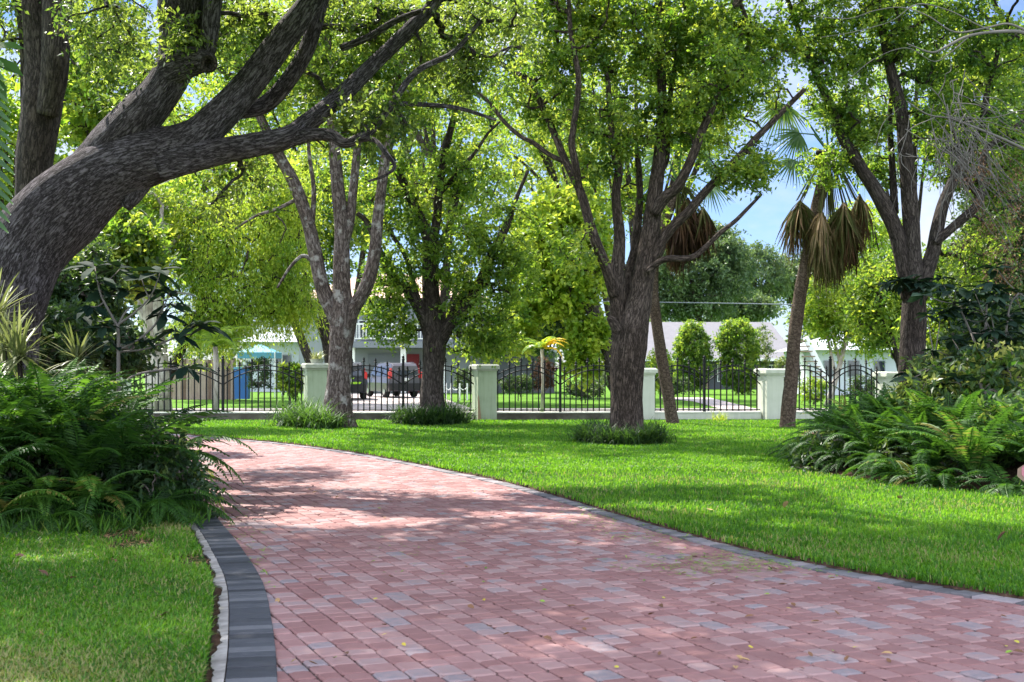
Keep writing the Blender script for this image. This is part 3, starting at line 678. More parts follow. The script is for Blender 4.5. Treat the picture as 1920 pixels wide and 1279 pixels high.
# tree C
tree('shade_tree', 'thick trunked tree with many upright stems ringed by dark tufts on the open lawn', 'tree', 25.4, (1175, 832),
     [[(1173, 842, 112), (1174, 828, 84), (1175, 800, 64), (1175, 750, 58), (1176, 700, 60), (1180, 650, 68), (1184, 615, 64), (1192, 585, 52), (1200, 555, 46), (1205, 530, 42), (1213, 490, 40), (1219, 450, 36), (1223, 410, 32), (1229, 360, 28), (1236, 300, 25), (1240, 240, 22), (1241, 180, 18), (1238, 100, 15), (1235, 0, 13), (1230, -80, 10)],
      [(1166, 640, 36), (1160, 600, 32), (1157, 560, 28), (1156, 520, 27), (1160, 480, 24), (1161, 440, 21), (1157, 400, 19), (1155, 360, 18), (1160, 320, 17), (1152, 290, 14), (1145, 230, 11), (1140, 150, 9)],
      [(1172, 620, 26, .3), (1178, 560, 22, .35), (1180, 510, 20, .4), (1190, 470, 18, .4), (1195, 420, 16, .4), (1200, 360, 13, .4), (1195, 280, 10, .3)],
      [(1152, 555, 22, -.1), (1140, 510, 21, -.2), (1128, 480, 20, -.3), (1116, 450, 19, -.4), (1106, 420, 18, -.4), (1095, 380, 17, -.4), (1084, 350, 16, -.4), (1060, 302, 14, -.3), (1040, 252, 13, -.2), (1013, 192, 12), (993, 151, 11, .2), (942, 121, 10, .4), (900, 92, 8, .5), (860, 80, 6, .6)],
      [(1086, 355, 14, -.4), (1080, 315, 14, -.6), (1072, 270, 13, -.7), (1075, 240, 12, -.7), (1085, 150, 11, -.8), (1070, 60, 9, -.8), (1065, -30, 7, -.8)],
      [(1062, 305, 10, -.3), (1030, 290, 9, -.2), (1000, 268, 9, -.1), (975, 255, 8), (945, 228, 8, .1), (915, 190, 7, .3), (880, 160, 6, .4)],
      [(1228, 400, 22, -.2), (1245, 372, 22, -.3), (1268, 352, 20, -.4), (1284, 325, 18, -.5), (1300, 290, 17, -.5), (1315, 250, 16, -.5), (1330, 215, 14, -.5), (1345, 180, 11, -.5), (1365, 120, 9, -.4), (1400, 40, 7, -.3)],
      [(1222, 490, 16, -.1), (1240, 455, 18, -.1), (1262, 425, 18, -.2), (1290, 398, 17, -.3), (1315, 368, 16, -.3), (1345, 335, 14, -.3), (1385, 295, 14, -.3), (1415, 262, 13, -.2), (1445, 232, 11), (1480, 196, 10, .2), (1508, 168, 9, .3)],
      [(1212, 510, 14, -.3), (1235, 492, 12, -.4), (1255, 485, 12, -.5), (1285, 485, 12, -.5), (1303, 480, 11, -.5), (1325, 462, 10, -.5), (1350, 437, 9, -.5), (1378, 415, 8, -.5), (1400, 393, 7, -.5), (1428, 364, 5, -.5)],
      [(1232, 330, 14, .1), (1248, 300, 14, .2), (1250, 250, 13, .2), (1255, 190, 11, .2), (1270, 100, 8, .2)],
      [(1158, 620, 20, -.35), (1148, 602, 17, -.4), (1142, 596, 12, -.45)]],
     [(1060, 60, 110, 90, 90), (1200, 70, 120, 90, 110), (1330, 80, 110, 90, 90), (1150, 230, 120, 70, 70), (1300, 230, 90, 60, 44), (1010, 160, 80, 70, 36), (1400, 160, 70, 70, 36), (1390, 320, 60, 36, 26, -.4, .8), (1110, 330, 50, 50, 18), (1190, 380, 60, 40, 14, .8), (1420, 300, 40, 40, 14), (1080, 470, 36, 40, 12, -.6, .7), (1440, 80, 60, 60, 28),
      ('w', 2.6, 25, 10.0, 4.2, 3.2, 1.6, 170), (1350, 130, 60, 50, 24, -1, 1)],
     M['bark_rough'], M['leaf_mid'], 25, L=.085, Wd=.045, r=.33, nt_=5, nl=9, tlo=.05, thi=.9)
# tree D
tree('shade_tree', 'dark trunk splitting into four heavy limbs behind the fern bed at the right', 'tree', 27.0, (1706, 830),
     [[(1704, 836, 76), (1705, 800, 58), (1707, 750, 52), (1709, 700, 48), (1711, 640, 46), (1713, 580, 46), (1714, 530, 42), (1711, 480, 34), (1709, 430, 32), (1707, 385, 30), (1702, 330, 28), (1697, 280, 28), (1693, 230, 26), (1686, 190, 23), (1672, 140, 20), (1662, 90, 18), (1655, 40, 16), (1650, -30, 14), (1645, -90, 11)],
      [(1704, 560, 30), (1696, 510, 29), (1688, 470, 30), (1676, 425, 29), (1655, 380, 28), (1634, 345, 26), (1616, 319, 24), (1598, 285, 22), (1582, 262, 20), (1566, 220, 18), (1550, 185, 16), (1535, 150, 14), (1515, 101, 12), (1495, 50, 10), (1470, -20, 8)],
      [(1724, 560, 28), (1736, 515, 27), (1750, 470, 27), (1757, 430, 25), (1768, 385, 23), (1785, 345, 21), (1800, 315, 18), (1822, 285, 16), (1840, 240, 13), (1850, 180, 11), (1870, 100, 9)],
      [(1754, 455, 18, -.1), (1780, 432, 18, -.2), (1808, 408, 18, -.3), (1832, 385, 17, -.4), (1842, 350, 15, -.4), (1842, 310, 13, -.4), (1850, 280, 12, -.4), (1885, 252, 11, -.4), (1925, 225, 10, -.4), (1980, 190, 8, -.4)],
      [(1678, 400, 16, .4), (1675, 350, 15, .5), (1672, 290, 13, .5), (1668, 230, 11, .5), (1672, 170, 8, .5)],
      [(1612, 315, 14, .2), (1585, 300, 13, .3), (1560, 290, 11, .4), (1530, 285, 8, .5)],
      [(1838, 370, 12, -.3), (1815, 340, 11, 0), (1800, 300, 9, .3), (1790, 250, 7, .4)]],
     [(1560, 170, 80, 80, 50), (1620, 60, 100, 80, 70), (1760, 70, 110, 80, 80), (1880, 100, 90, 90, 60), (1610, 240, 60, 40, 26), (1760, 200, 80, 70, 44), (1880, 290, 70, 90, 70), (1780, 270, 60, 50, 30, 1.0), (1560, 310, 50, 40, 20, .6, .8), (1650, 320, 40, 40, 14, .8), (1790, 330, 40, 40, 12, .8), (1500, 60, 70, 70, 34), (1800, 500, 60, 40, 12, .8), (1860, 440, 60, 60, 22, .5), ('w', 8, 26.5, 10.4, 4, 3, 1.6, 150)],
     M['bark_dark'], M['leaf_mid'], 26, L=.085, Wd=.045, r=.33, nt_=5, nl=9, tlo=.0, thi=.75)
# leafless branches reaching in from a tree beyond the right edge
rg = np.random.default_rng(77)
bt = thing('bare_tree', 'leafless tree whose pale grey branches reach in at the top right', 'tree', P(2080, 900, 22.0) * [1, 1, 0])
tb = MB()
paths = [[(2080, 860, 60), (2075, 600, 52), (2060, 350, 44), (2020, 180, 32), (1970, 90, 24), (1920, 62, 16), (1870, 60, 12), (1815, 68, 11), (1770, 90, 9), (1745, 98, 7), (1700, 82, 5)],
         [(1930, 60, 12), (1890, 45, 8), (1850, 52, 7), (1790, 60, 6), (1740, 30, 5), (1690, 14, 4), (1640, 20, 3.5), (1590, 35, 3), (1520, 30, 2.5)],
         [(1870, 62, 7), (1830, 45, 5), (1780, 20, 4), (1720, 8, 4), (1670, 40, 3), (1600, 60, 2.5), (1540, 70, 2)],
         [(1815, 70, 5), (1780, 100, 4), (1750, 115, 3), (1700, 90, 3), (1640, 110, 2.5), (1590, 150, 2)],
         [(2060, 350, 20), (1960, 300, 14), (1890, 265, 11), (1830, 240, 9), (1780, 222, 8), (1740, 215, 6), (1700, 190, 4)]]
for lb in paths:
    p, r_ = limb_px(lb, 22.0, 6, .5); tube(tb, p, r_, 8, .12, lump=6)
for k_ in range(110):                                              # tangle of dead twigs
    x, y = rg.normal(1790, 45), rg.normal(245, 40); lb = [(x, y, 1.9, 0)]
    dx, dy = rg.normal(14, 14), rg.normal(22, 14)
    for q in range(4):
        x += dx + rg.normal(0, 8); y += dy + rg.normal(0, 8); lb.append((x, y, 1.8 - q * .35, rg.normal(0, .1)))
    p, r_ = limb_px(lb, 22.0 + rg.normal(0, .3), 3); tube(tb, p, r_, 4, 0, cap=False)
tb.obj('trunk', M['twig_grey'], bt, smooth=True)
vb = MB(); c = np.concatenate([P(rg.normal(1880, 45), rg.normal(390, 70), 22.3 + rg.normal(0, .5))[None] for _ in range(60)])
cluster_leaves(vb, c, rg, .32, 6, 9, .05, .018, .3, 0, .6)
v_ = vb.obj('dead_foliage', M['dry_leaf'], bt)

# ------------------------------------------------------------------ palms
def fan(mb, hub, axis, up, L, n, spread, droop, tint, w=.035, rg=None):
    """fan leaf: n narrow folded segments from the hub"""
    rg = rg or rng; axis = unit(np.asarray(axis, float)); up = np.asarray(up, float); sd = unit(np.cross(axis, up)); up = np.cross(sd, axis)
    for a in np.linspace(-spread, spread, n):
        d = axis * math.cos(a) + sd * math.sin(a) + up * rg.normal(0, .07); l = L * (1 - .25 * abs(a) / max(spread, .01)) * rg.uniform(.85, 1.1)
        s_ = unit(np.cross(d, up) + rg.normal(0, .25, 3)); t = np.linspace(0, 1, 5)[:, None]
        c = hub + d * l * t + np.array([0, 0, -1]) * droop * l * t ** 2 + rg.normal(0, .01, (5, 3)) * t
        wd = w * np.array([.35, 1, .9, .55, .08])[:, None]
        v = np.concatenate([c - s_ * wd / 2, c + s_ * wd / 2]); q = [[i, i + 1, 6 + i, 5 + i] for i in range(4)]
        tt = np.clip(tint + rg.normal(0, .12), 0, 1)
        mb.add(v, q=q, c=tt)
def skirt(mb, hub, L, rad, n, tint, rg, w=.05):
    """dead fan hanging down from its hub"""
    for k in range(n):
        a = rg.uniform(0, 6.283); rr = rad * math.sqrt(rg.uniform(.05, 1)); l = L * rg.uniform(.5, 1.15) * (1 - .25 * rr / rad)
        t = np.linspace(0, 1, 5)[:, None]; dirv = np.array([math.cos(a), math.sin(a), 0])
        c = hub + dirv * (.03 * rad + rr * (t ** .85) * rg.uniform(.7, 1.1)) + [0, 0, rg.uniform(-.1, .06)] + np.array([0, 0, -1.]) * l * t + rg.normal(0, .012, (5, 3)) * t
        c = c + np.array([rg.normal(0, .05), rg.normal(0, .05), 0]) * np.sin(t * 3.1); sdir = unit(np.cross(dirv, [0, 0, 1.]) + rg.normal(0, .7, 3)); wd = w * np.array([.5, 1, .9, .6, .12])[:, None]
        tt = np.clip(tint + rg.normal(0, .13) - .5 * (t[:, 0] - .35), 0, 1)
        mb.add(np.concatenate([c - sdir * wd / 2, c + sdir * wd / 2]), q=[[i, i + 1, 6 + i, 5 + i] for i in range(4)], c=np.concatenate([tt, tt]))
def cabbage_palm(label, d, base_px, trunk, top, hubs, greens, seed):
    rg = np.random.default_rng(seed); b = P(*base_px, d); b[2] = 0
    root = thing('cabbage_palm', label, 'palm tree', b)
    tb = MB(); p, r_ = limb_px(trunk, d, 8); p[0, 2] = -.05; tube(tb, p, r_, 14, .05, lump=7); tb.obj('trunk', M['bark_palm'], root, smooth=True)
    tp = P(*top, d)
    for (px, py, ln, rad, n, tint, dd) in hubs:
        h = P(px, py, d + dd); mb = MB(); st = MB()
        tube(st, np.array([tp, (tp + h) / 2 + [0, 0, .12], h]), [.025, .02, .015], 5, 0)
        for _ in range(7):
            e = h + [rg.normal(0, W(rad, d) * .3), rg.normal(0, .1), rg.normal(0, .1)]
            tube(st, np.array([tp + rg.normal(0, .08, 3), (tp + e) / 2 + [0, 0, .1], e]), [.014, .012, .01], 4, 0, tint=.6, cap=False)
        skirt(mb, h, W(ln * 1.12, d), W(rad * 1.25, d), int(n * 2.2), tint, rg, .05)
        f = mb.obj('dead_frond', M['palm_dead'], root); sub(st, 'frond_stalk', M['palm_dead'], f, root.location[:])
    for (px, py, ax, az, ln) in greens:
        h = P(px, py, d + rg.normal(0, .4)); mb = MB(); st = MB()
        tube(st, np.array([tp, (tp + h) / 2 + [0, 0, .2], h]), [.03, .022, .015], 5, 0)
        fan(mb, h, [ax, rg.normal(0, .4), az], [0, -1, .4], W(ln, d), 26, 1.5, .35, .55, .05, rg)
        f = mb.obj('frond', M['palm_green'], root); sub(st, 'frond_stalk', M['palm_green'], f, root.location[:])
cabbage_palm('leaning cabbage palm with brown dead fronds hanging below its hidden top', 31.3, (1476, 806),
    [(1475, 812, 34), (1477, 790, 30), (1481, 740, 27), (1486, 680, 25), (1491, 620, 25), (1499, 560, 25), (1508, 510, 24), (1520, 450, 23), (1532, 390, 24), (1545, 330, 24), (1552, 290, 22)],
    (1553, 285), [(1500, 380, 112, 36, 110, .6, .1), (1540, 398, 140, 26, 100, .95, -.3), (1563, 420, 120, 22, 80, .85, -.2), (1582, 384, 118, 40, 120, .62, -.1), (1612, 368, 100, 22, 70, .55, .2), (1527, 420, 100, 24, 60, .3, .3), (1558, 450, 92, 28, 80, .2, .1), (1592, 430, 84, 26, 60, .25, .1)],
    [(1470, 195, -.4, -.9, 70), (1500, 250, -.8, -.4, 60), (1600, 260, .8, -.4, 60), (1545, 220, .1, 1, 60), (1580, 230, .6, .6, 60), (1620, 300, .7, -.8, 60), (1490, 300, -.5, -.9, 60)], 31)
cabbage_palm('slim cabbage palm with a shaggy dark skirt leaning behind the many stemmed tree', 33.4, (1262, 797),
    [(1264, 802, 26), (1260, 785, 24), (1252, 735, 23), (1244, 690, 22), (1236, 640, 21), (1229, 590, 21), (1224, 540, 21), (1226, 490, 21), (1238, 440, 21), (1255, 390, 21), (1268, 350, 20)],
    (1272, 345), [(1290, 375, 110, 36, 150, .3, .1), (1318, 392, 90, 28, 100, .38, .0), (1275, 400, 110, 28, 90, .2, -.2), (1268, 440, 74, 18, 60, .6, -.1), (1300, 420, 70, 24, 70, .25, .2)],
    [(1320, 300, .9, .1, 60), (1240, 290, -.8, .3, 60), (1280, 270, .2, 1, 60), (1330, 345, .8, -.7, 60), (1230, 340, -.7, -.7, 55)], 32)

# near palm fronds entering at the left edge
def feather(mb, p0, az, el, L, droop, n, pl, tint, rg, w=.035, vdroop=.3, tip_t=None, mb_st=None, curl=0.0):
    """pinnate frond: leaflets on both sides of a curved rachis"""
    s = np.linspace(0, 1, 9); e = el - droop * s ** 1.2; a = az + curl * s
    dv = np.stack([np.cos(a) * np.cos(e), np.sin(a) * np.cos(e), np.sin(e)], 1)
    pts = np.asarray(p0, float) + np.concatenate([[[0, 0, 0]], np.cumsum((dv[1:] + dv[:-1]) / 2 * (L / 8), axis=0)])
    if mb_st is not None: tube(mb_st, pts, np.linspace(.012, .003, 9) * (L / 1.0) ** .5, 4, 0, tint=.7, cap=False)
    t = np.linspace(.1, .99, n)
    base = np.stack([np.interp(t, s, pts[:, k]) for k in range(3)], 1); dirs = unit(np.stack([np.interp(t, s, dv[:, k]) for k in range(3)], 1))
    sd = unit(np.cross(dirs, [0, 0, 1.])); up = np.cross(sd, dirs)
    prof = np.minimum(1, t / .18) ** .5 * np.clip(1.06 - t ** 2.2, 0.12, 1)
    for sg in (-1, 1):
        ld = unit(sd * sg + dirs * .42 - np.array([0, 0, 1.]) * vdroop + up * .1 + rg.normal(0, .07, (n, 3)))
        leaves(mb, base, ld, up + sd * sg * .25, pl * prof * rg.uniform(.9, 1.08, n), w, np.clip(tint + rg.normal(0, .09, n), 0, 1), fold=.08, bend=.12)
rg = np.random.default_rng(41)
root = thing('feather_palm', 'palm with broad green white tipped leaflets hanging in at the left edge', 'palm tree', P(-120, 1100, 10.2) * [1, 1, 0])
tb = MB(); p, r_ = limb_px([(-120, 1100, 80), (-118, 700, 70), (-110, 300, 60), (-90, 60, 50)], 10.2, 6); p[0, 2] = 0; tube(tb, p, r_, 12, .05); tb.obj('trunk', M['bark_palm'], root, smooth=True)
for (x0, y0, x1, y1, x2, y2, n, pl) in [(-90, 60, -36, 110, -16, 400, 30, 56), (-95, 40, -56, 120, -50, 360, 24, 60)]:
    mb = MB(); st = MB(); c = catmull([P(x0, y0, 10.2), P((x0 + x1) / 2, (y0 + y1) / 2 - 30, 10.0), P(x1, y1, 9.9), P(x2, (y1 + y2) / 2, 9.8), P(x2 - 6, y2, 9.9)], 8)
    tube(st, c, np.linspace(.03, .008, len(c)), 6, 0)
    k = np.linspace(8, len(c) - 1, n).astype(int)
    for i in k:
        for sg in (1, -1):
            b_ = c[i]; d_ = unit(np.array([sg * 1.0, -.25, -.28 - .5 * (i / len(c)) + rg.normal(0, .05)]))
            w_ = .036; l = W(pl, 10) * rg.uniform(.85, 1.1); s_ = unit(np.cross(d_, [0, -1, .25])); t = np.linspace(0, 1, 5)[:, None]
            cc = b_ + d_ * l * t + np.array([0, 0, -1]) * .12 * l * t ** 2; wd = w_ * np.array([.5, 1, 1, .8, .2])[:, None]
            mb.add(np.concatenate([cc - s_ * wd / 2, cc + s_ * wd / 2]), q=[[j, j + 1, 6 + j, 5 + j] for j in range(4)], c=np.tile([.1, .15, .2, .4, 1.0], 2))
    f = mb.obj('frond', M['palm_green'], root); sub(st, 'frond_stalk', M['palm_green'], f, root.location[:])
mb = MB(); ps = np.array([P(-30, 92, 10.1), P(-30, 110, 10.0), P(-40, 130, 10.1)]); broad(mb, ps, np.array([[1, -.1, .12], [1, 0, -.3], [.8, .1, -.8]]), np.array([[0, -.6, 1.]] * 3), W(78, 10), W(44, 10), [.6, .5, .35], .15); mb.obj('leaf_blade', M['palm_green'], root)

# ------------------------------------------------------------------ ferns
def fern_mesh(seed, nf, L, el, droop, mb=None):
    rg = np.random.default_rng(seed); mb = MB()
    for k in range(nf):
        az = k / nf * 6.283 * 1.0 + rg.uniform(-.3, .3); l = L * rg.uniform(.7, 1.15)
        feather(mb, rg.normal(0, .04, 3) * [1, 1, 0], az, rg.uniform(*el), l, rg.uniform(*droop), 27, l * rg.uniform(.14, .185), (1.0 if rg.uniform() < .04 else rg.uniform(.1, .8)), rg, w=l * .031, vdroop=.25, mb_st=mb, curl=rg.normal(0, .25))
    me = mb.mesh('fern'); me.materials.append(M['fern']); return me
up_f = [fern_mesh(100 + i, 20, 1.15, (.85, 1.5), (.9, 1.9)) for i in range(5)]
low_f = [fern_mesh(200 + i, 19, 1.0, (.1, 1.0), (1.2, 2.0)) for i in range(4)]
def place_ferns(spots, label, group, rg):
    for (x, y, z, me, sc) in spots:
        o = bpy.data.objects.new('fern', me); COL.objects.link(o); o.location = (x, y, z); o.rotation_euler = (rg.normal(0, .08), rg.normal(0, .08), rg.uniform(0, 6.28)); o.scale = (sc, sc, sc)
        tag(o, label, 'fern', group)
def fern_spots(poly, n, mind, zfun, rg, xmin=-99, xmax=99, ymax=99):
    poly = np.array(poly); out = []; lo, hi = poly.min(0), poly.max(0); tries = 0
    while len(out) < n and tries < 20000:
        tries += 1; x, y = rg.uniform(max(lo[0], xmin), min(hi[0], xmax)), rg.uniform(lo[1], min(hi[1], ymax))
        if not inside(poly, np.array([x]), np.array([y]))[0]: continue
        if any((x - a) ** 2 + (y - b) ** 2 < mind ** 2 for a, b in out): continue
        out.append((x, y))
    return out
rg = np.random.default_rng(51)
cl = np.array(bed_left); spots = []
def edge_dist(poly, x, y):
    p = np.array(poly)[:, :2]; q = np.roll(p, -1, 0); d = q - p; w = np.array([x, y]) - p
    t = np.clip((w * d).sum(1) / ((d * d).sum(1) + 1e-9), 0, 1); return np.min(np.linalg.norm(w - d * t[:, None], axis=1))
for (x, y) in fern_spots(bed_left, 170, .36, None, rg, xmin=-10, ymax=18.0):
    e = edge_dist(bed_left, x, y)
    if e < .12: continue
    hi = e > .55
    z = .04 + min(e, 1.2) * .52
    if hi: spots.append((x, y, z, up_f[rg.integers(5)], rg.uniform(.85, 1.15)))
    else: spots.append((x, y, z, low_f[rg.integers(4)], rg.uniform(.7, 1.0)))
for (x, y) in fern_spots(bed_left, 40, .55, None, rg, xmin=-8.0, ymax=14):      # a skirt of drooping fronds along the front
    e = edge_dist(bed_left, x, y)
    if .2 < e < .8: spots.append((x, y, .35 + rg.uniform(0, .3), low_f[rg.integers(4)], rg.uniform(.8, 1.0)))
place_ferns(spots, 'arching sword fern in the deep dark fern bed under the big oak', 'sword ferns under the big oak', rg)
spots = []
for (x, y) in fern_spots(bed_right, 150, .42, None, rg, xmax=11.5, ymax=21.5):
    e = edge_dist(bed_right, x, y)
    if e < .12: continue
    z = .03 + min(e, 1.2) * .36
    if y > 18.6 and x > 6.3: continue
    spots.append((x, y, z, up_f[rg.integers(5)] if e > .6 else low_f[rg.integers(4)], rg.uniform(.7, .95)))
place_ferns(spots, 'feathery green sword fern in the bed in front of the dark four limbed tree', 'sword ferns in the lawn side bed', rg)

mb = MB(); rg2 = np.random.default_rng(57)
for _ in range(260):
    px = rg2.uniform(-20, 372); q = G(px, 1003 - max(0, px - 200) * .12 + rg2.normal(0, 5)); 
    for __ in range(5):
        az = rg2.uniform(0, 6.28); e = rg2.uniform(.5, 1.5); l = rg2.uniform(.08, .26); dv = np.array([math.cos(az) * math.cos(e), math.sin(az) * math.cos(e), math.sin(e)])
        leaves(mb, q[None] + [rg2.normal(0, .05), rg2.normal(0, .05), .03], dv[None], np.array([[rg2.normal(), rg2.normal(), .6]]), l, rg2.uniform(.008, .022), rg2.uniform(.1, .9), bend=.2)
mb.obj('undergrowth', M['fern'])['kind'] = 'stuff'
# leafy undergrowth low in the two beds
def shrub(name, label, cat, centers, base, mat, seed, L, Wd, r, nt_=5, nl=8, hang=0., tlo=0, thi=1, stems=True, group=None, stem_m=None, rmin=.006):
    rg = np.random.default_rng(seed); root = thing(name, label, cat, base, group)
    mb = MB(); cluster_leaves(mb, centers, rg, r, nt_, nl, L, Wd, hang, tlo, thi)
    f = mb.obj('foliage', mat, root)
    if stems:
        st = MB(); b = np.array(base, float); nodes = b + np.linspace(0, 1, 6)[:, None] * (np.mean(centers, 0) - b) * .6
        tube(st, nodes, np.linspace(rmin * 5, rmin * 3, 6), 6, .05); twigs_to(st, nodes, None, centers, rg, rmin)
        st.obj('stem', stem_m or M['twig'], root)
    return root
def ell(c, R, n, rg):
    return np.asarray(c) + rdir(n, 0, rg) * (rg.uniform(.1, 1, (n, 1)) ** .45) * np.asarray(R)
rg = np.random.default_rng(61)
for (px, py, lab) in [(60, 940, 'dark small leaved bush crowding the front of the ferns beside the picture edge'), (190, 935, 'dark small leaved bush among the ferns midway along the front of their bed'), (300, 920, 'dark small leaved bush among ferns next to the dark paver edging'),
                      (10, 890, 'dark leafy bush buried in the ferns at the picture edge under the brownish rosette'), (130, 880, 'dark leafy bush buried in the ferns below the small rosette'), (250, 870, 'dark leafy bush buried in the ferns below the thin pale stemmed shrub')]:
    b = G(px, 985); c = P(px, py, b[1] + .45)
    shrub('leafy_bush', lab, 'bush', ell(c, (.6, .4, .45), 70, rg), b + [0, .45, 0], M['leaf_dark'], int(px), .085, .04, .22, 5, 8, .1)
# ------------------------------------------------------------------ tufts of strap leaves
def strap(mb, n, L, w, el, droop, rg, spread=.1, tlo=.1, thi=.8, origin=(0, 0, 0)):
    for k in range(n):
        az = rg.uniform(0, 6.283); e = rg.uniform(*el); l = L * rg.uniform(.6, 1.1); s = np.linspace(0, 1, 6)[:, None]
        ee = e - rg.uniform(*droop) * s[:, 0] ** 1.3
        dv = np.stack([np.cos(az) * np.cos(ee), np.sin(az) * np.cos(ee), np.sin(ee)], 1)
        p = np.asarray(origin) + np.array([*(rg.normal(0, spread, 2)), 0]) + np.concatenate([[[0, 0, 0]], np.cumsum(dv[:-1] * l / 5, axis=0)])
        sd = np.array([-math.sin(az), math.cos(az), 0]); wd = w * np.array([.7, 1, 1, .85, .55, .06])[:, None]
        mb.add(np.concatenate([p - sd * wd / 2, p + sd * wd / 2]), q=[[i, i + 1, 7 + i, 6 + i] for i in range(5)], c=np.clip(rg.uniform(tlo, thi), 0, 1))
def tuft(name, label, cat, loc, n, L, w, mat, seed, el=(.6, 1.5), droop=(.8, 2.2), spread=.12, group=None, tlo=.1, thi=.8, cat2=None):
    rg = np.random.default_rng(seed); mb = MB(); strap(mb, n, L, w, el, droop, rg, spread, tlo, thi)
    me = mb.mesh(name); me.materials.append(mat); o = bpy.data.objects.new(name, me); COL.objects.link(o); o.location = Vector([float(v) for v in loc])
    return tag(o, label, cat, group)
gl = 'lilyturf tufts ringing the many stemmed tree'
rg = np.random.default_rng(71)
for i, (px, py, sc) in enumerate([(1105, 833, 1.0), (1128, 836, .9), (1150, 838, .85), (1178, 839, .8), (1203, 838, .85), (1226, 836, .95), (1215, 828, .9), (1120, 824, .95)]):
    q = G(px, py); tuft('lilyturf', 'dark green grassy tuft at the foot of the many stemmed tree', 'lilyturf', (q[0], q[1], .03), 300, .62 * sc, .02, M['liriope'], 300 + i, spread=.13, group=gl)
for i, (px, py, sc) in enumerate([(545, 803, 1.1), (575, 806, 1.15), (602, 808, 1.1), (560, 797, 1.2), (620, 806, .8), (590, 799, 1.1)]):
    q = G(px, py); tuft('lilyturf', 'bright green strappy tuft beside the foot of the grey three limbed tree', 'lilyturf', (q[0], q[1], .03), 240, .78 * sc, .028, M['liriope'], 320 + i, spread=.17, group='tufts beside the grey tree', tlo=.3, thi=1)
for i, (px, py, sc) in enumerate([(762, 798, 1), (782, 800, 1), (806, 801, 1), (830, 800, 1), (852, 798, 1), (795, 794, 1.1), (840, 794, 1.1)]):
    q = G(px, py); tuft('lilyturf', 'dark strappy tuft around the low forking tree by the fence', 'lilyturf', (q[0], q[1], .03), 260, .74 * sc, .026, M['liriope'], 340 + i, spread=.17, group='tufts around the forking tree', tlo=0, thi=.7)
q = G(1350, 792); tuft('strap_plant', 'small yellow green tuft against the pale low wall', 'plant', (q[0], q[1], .03), 60, .4, .02, M['leaf_bright'], 360, spread=.1, tlo=.6, thi=1)

# spiky rosettes under the oak
def rosette(label, px, py, d, L, n, seed, trunk_py):
    rg = np.random.default_rng(seed); h = P(px, py, d); b = h * [1, 1, 0]; root = thing('spiky_plant', label, 'spiky plant', b)
    mb = MB(); strap(mb, n, L, .034, (-.9, 1.5), (.1, .7), rg, .03, 0, 1, h); mb.obj('foliage', M['spiky'], root)
    st = MB(); tube(st, np.array([b, (b + h) / 2 + [.05, 0, 0], h]), [.035, .03, .028], 6, .1); st.obj('stem', M['bark_dark'], root, smooth=True)
rosette('pale spiky rosette highest in front of the oak trunk', -10, 592, 14.6, .6, 70, 1, 900)
rosette('brownish spiky rosette at the base of the oak trunk', 36, 668, 14.2, .62, 75, 2, 900)
rosette('small spiky rosette rising from ferns just right of the oak trunk', 146, 676, 15.4, .5, 60, 3, 900)
rosette('dull spiky rosette half hidden behind the brownish one', 8, 652, 15.0, .6, 50, 4, 900)

# thin stemmed shrub with whorls of dark broad leaves
def whorls(name, label, d, base_px, paths, tips, mat, L, seed, cat='shrub', n=8, stem_m=None):
    rg = np.random.default_rng(seed); b = P(*base_px, d); b[2] = max(0, b[2]); b[2] = 0; root = thing(name, label, cat, b)
    st = MB(); nodes = []
    for lb in paths:
        p, r_ = limb_px(lb, d, 5); nodes.append(p); tube(st, p, r_, 6, .06)
    nodes = np.concatenate(nodes); mb = MB()
    for (px, py, dd, s) in tips:
        h = P(px, py, d + dd); j = int(np.argmin(np.linalg.norm(nodes - h, axis=1))); tube(st, np.array([nodes[j], (nodes[j] + h) / 2 + [0, 0, -.03], h]), [.009, .008, .006], 5, 0)
        az = np.arange(n) / n * 6.283 + rg.uniform(0, 6); el = rg.uniform(-.45, .45, n); dv = np.stack([np.cos(az) * np.cos(el), np.sin(az) * np.cos(el), np.sin(el)], 1)
        broad(mb, np.repeat(h[None], n, 0) + rg.normal(0, .02, (n, 3)), dv, np.array([[0, 0, 1.]]) + rg.normal(0, .3, (n, 3)), L * s * rg.uniform(.75, 1.15, n), L * s * .42, rg.uniform(0, 1, n), .25, .1)
    mb.obj('foliage', mat, root); st.obj('stem', stem_m or M['twig_grey'], root, smooth=True)
whorls('broadleaf_shrub', 'thin pale stemmed shrub with whorls of near black broad leaves rising from the ferns', 14.6, (223, 900),
    [[(223, 935, 9), (223, 760, 8), (222, 700, 7.5), (222, 640, 7), (220, 608, 7)], [(221, 612, 6), (205, 585, 5), (190, 555, 4), (184, 535, 3)], [(221, 612, 5), (232, 590, 4), (245, 575, 3)], [(222, 608, 5), (245, 592, 4), (262, 578, 4), (280, 560, 3)],
     [(224, 655, 5), (255, 640, 4), (290, 610, 4), (300, 585, 3)], [(224, 660, 5, .1), (270, 655, 4, .1), (300, 645, 4), (330, 632, 3.5)], [(223, 725, 5), (250, 705, 4), (280, 697, 4), (330, 690, 3)]],
    [(184, 528, 0, 1), (200, 545, .2, 1), (168, 575, -.1, 1), (150, 590, .1, 1), (195, 612, -.2, .9), (178, 500, .3, 1.1), (265, 520, .1, 1), (300, 512, .0, 1.1), (295, 545, .2, 1), (318, 548, -.1, 1), (318, 572, .1, 1), (310, 592, 0, .9), (272, 638, 0, .75), (328, 622, 0, 1.1), (385, 612, .2, 1.1), (365, 606, -.1, 1), (350, 690, 0, 1.1), (215, 645, .1, .7), (240, 545, .3, 1), (225, 505, .4, 1.1)], M['leaf_gloss'], .30, 5, n=7)
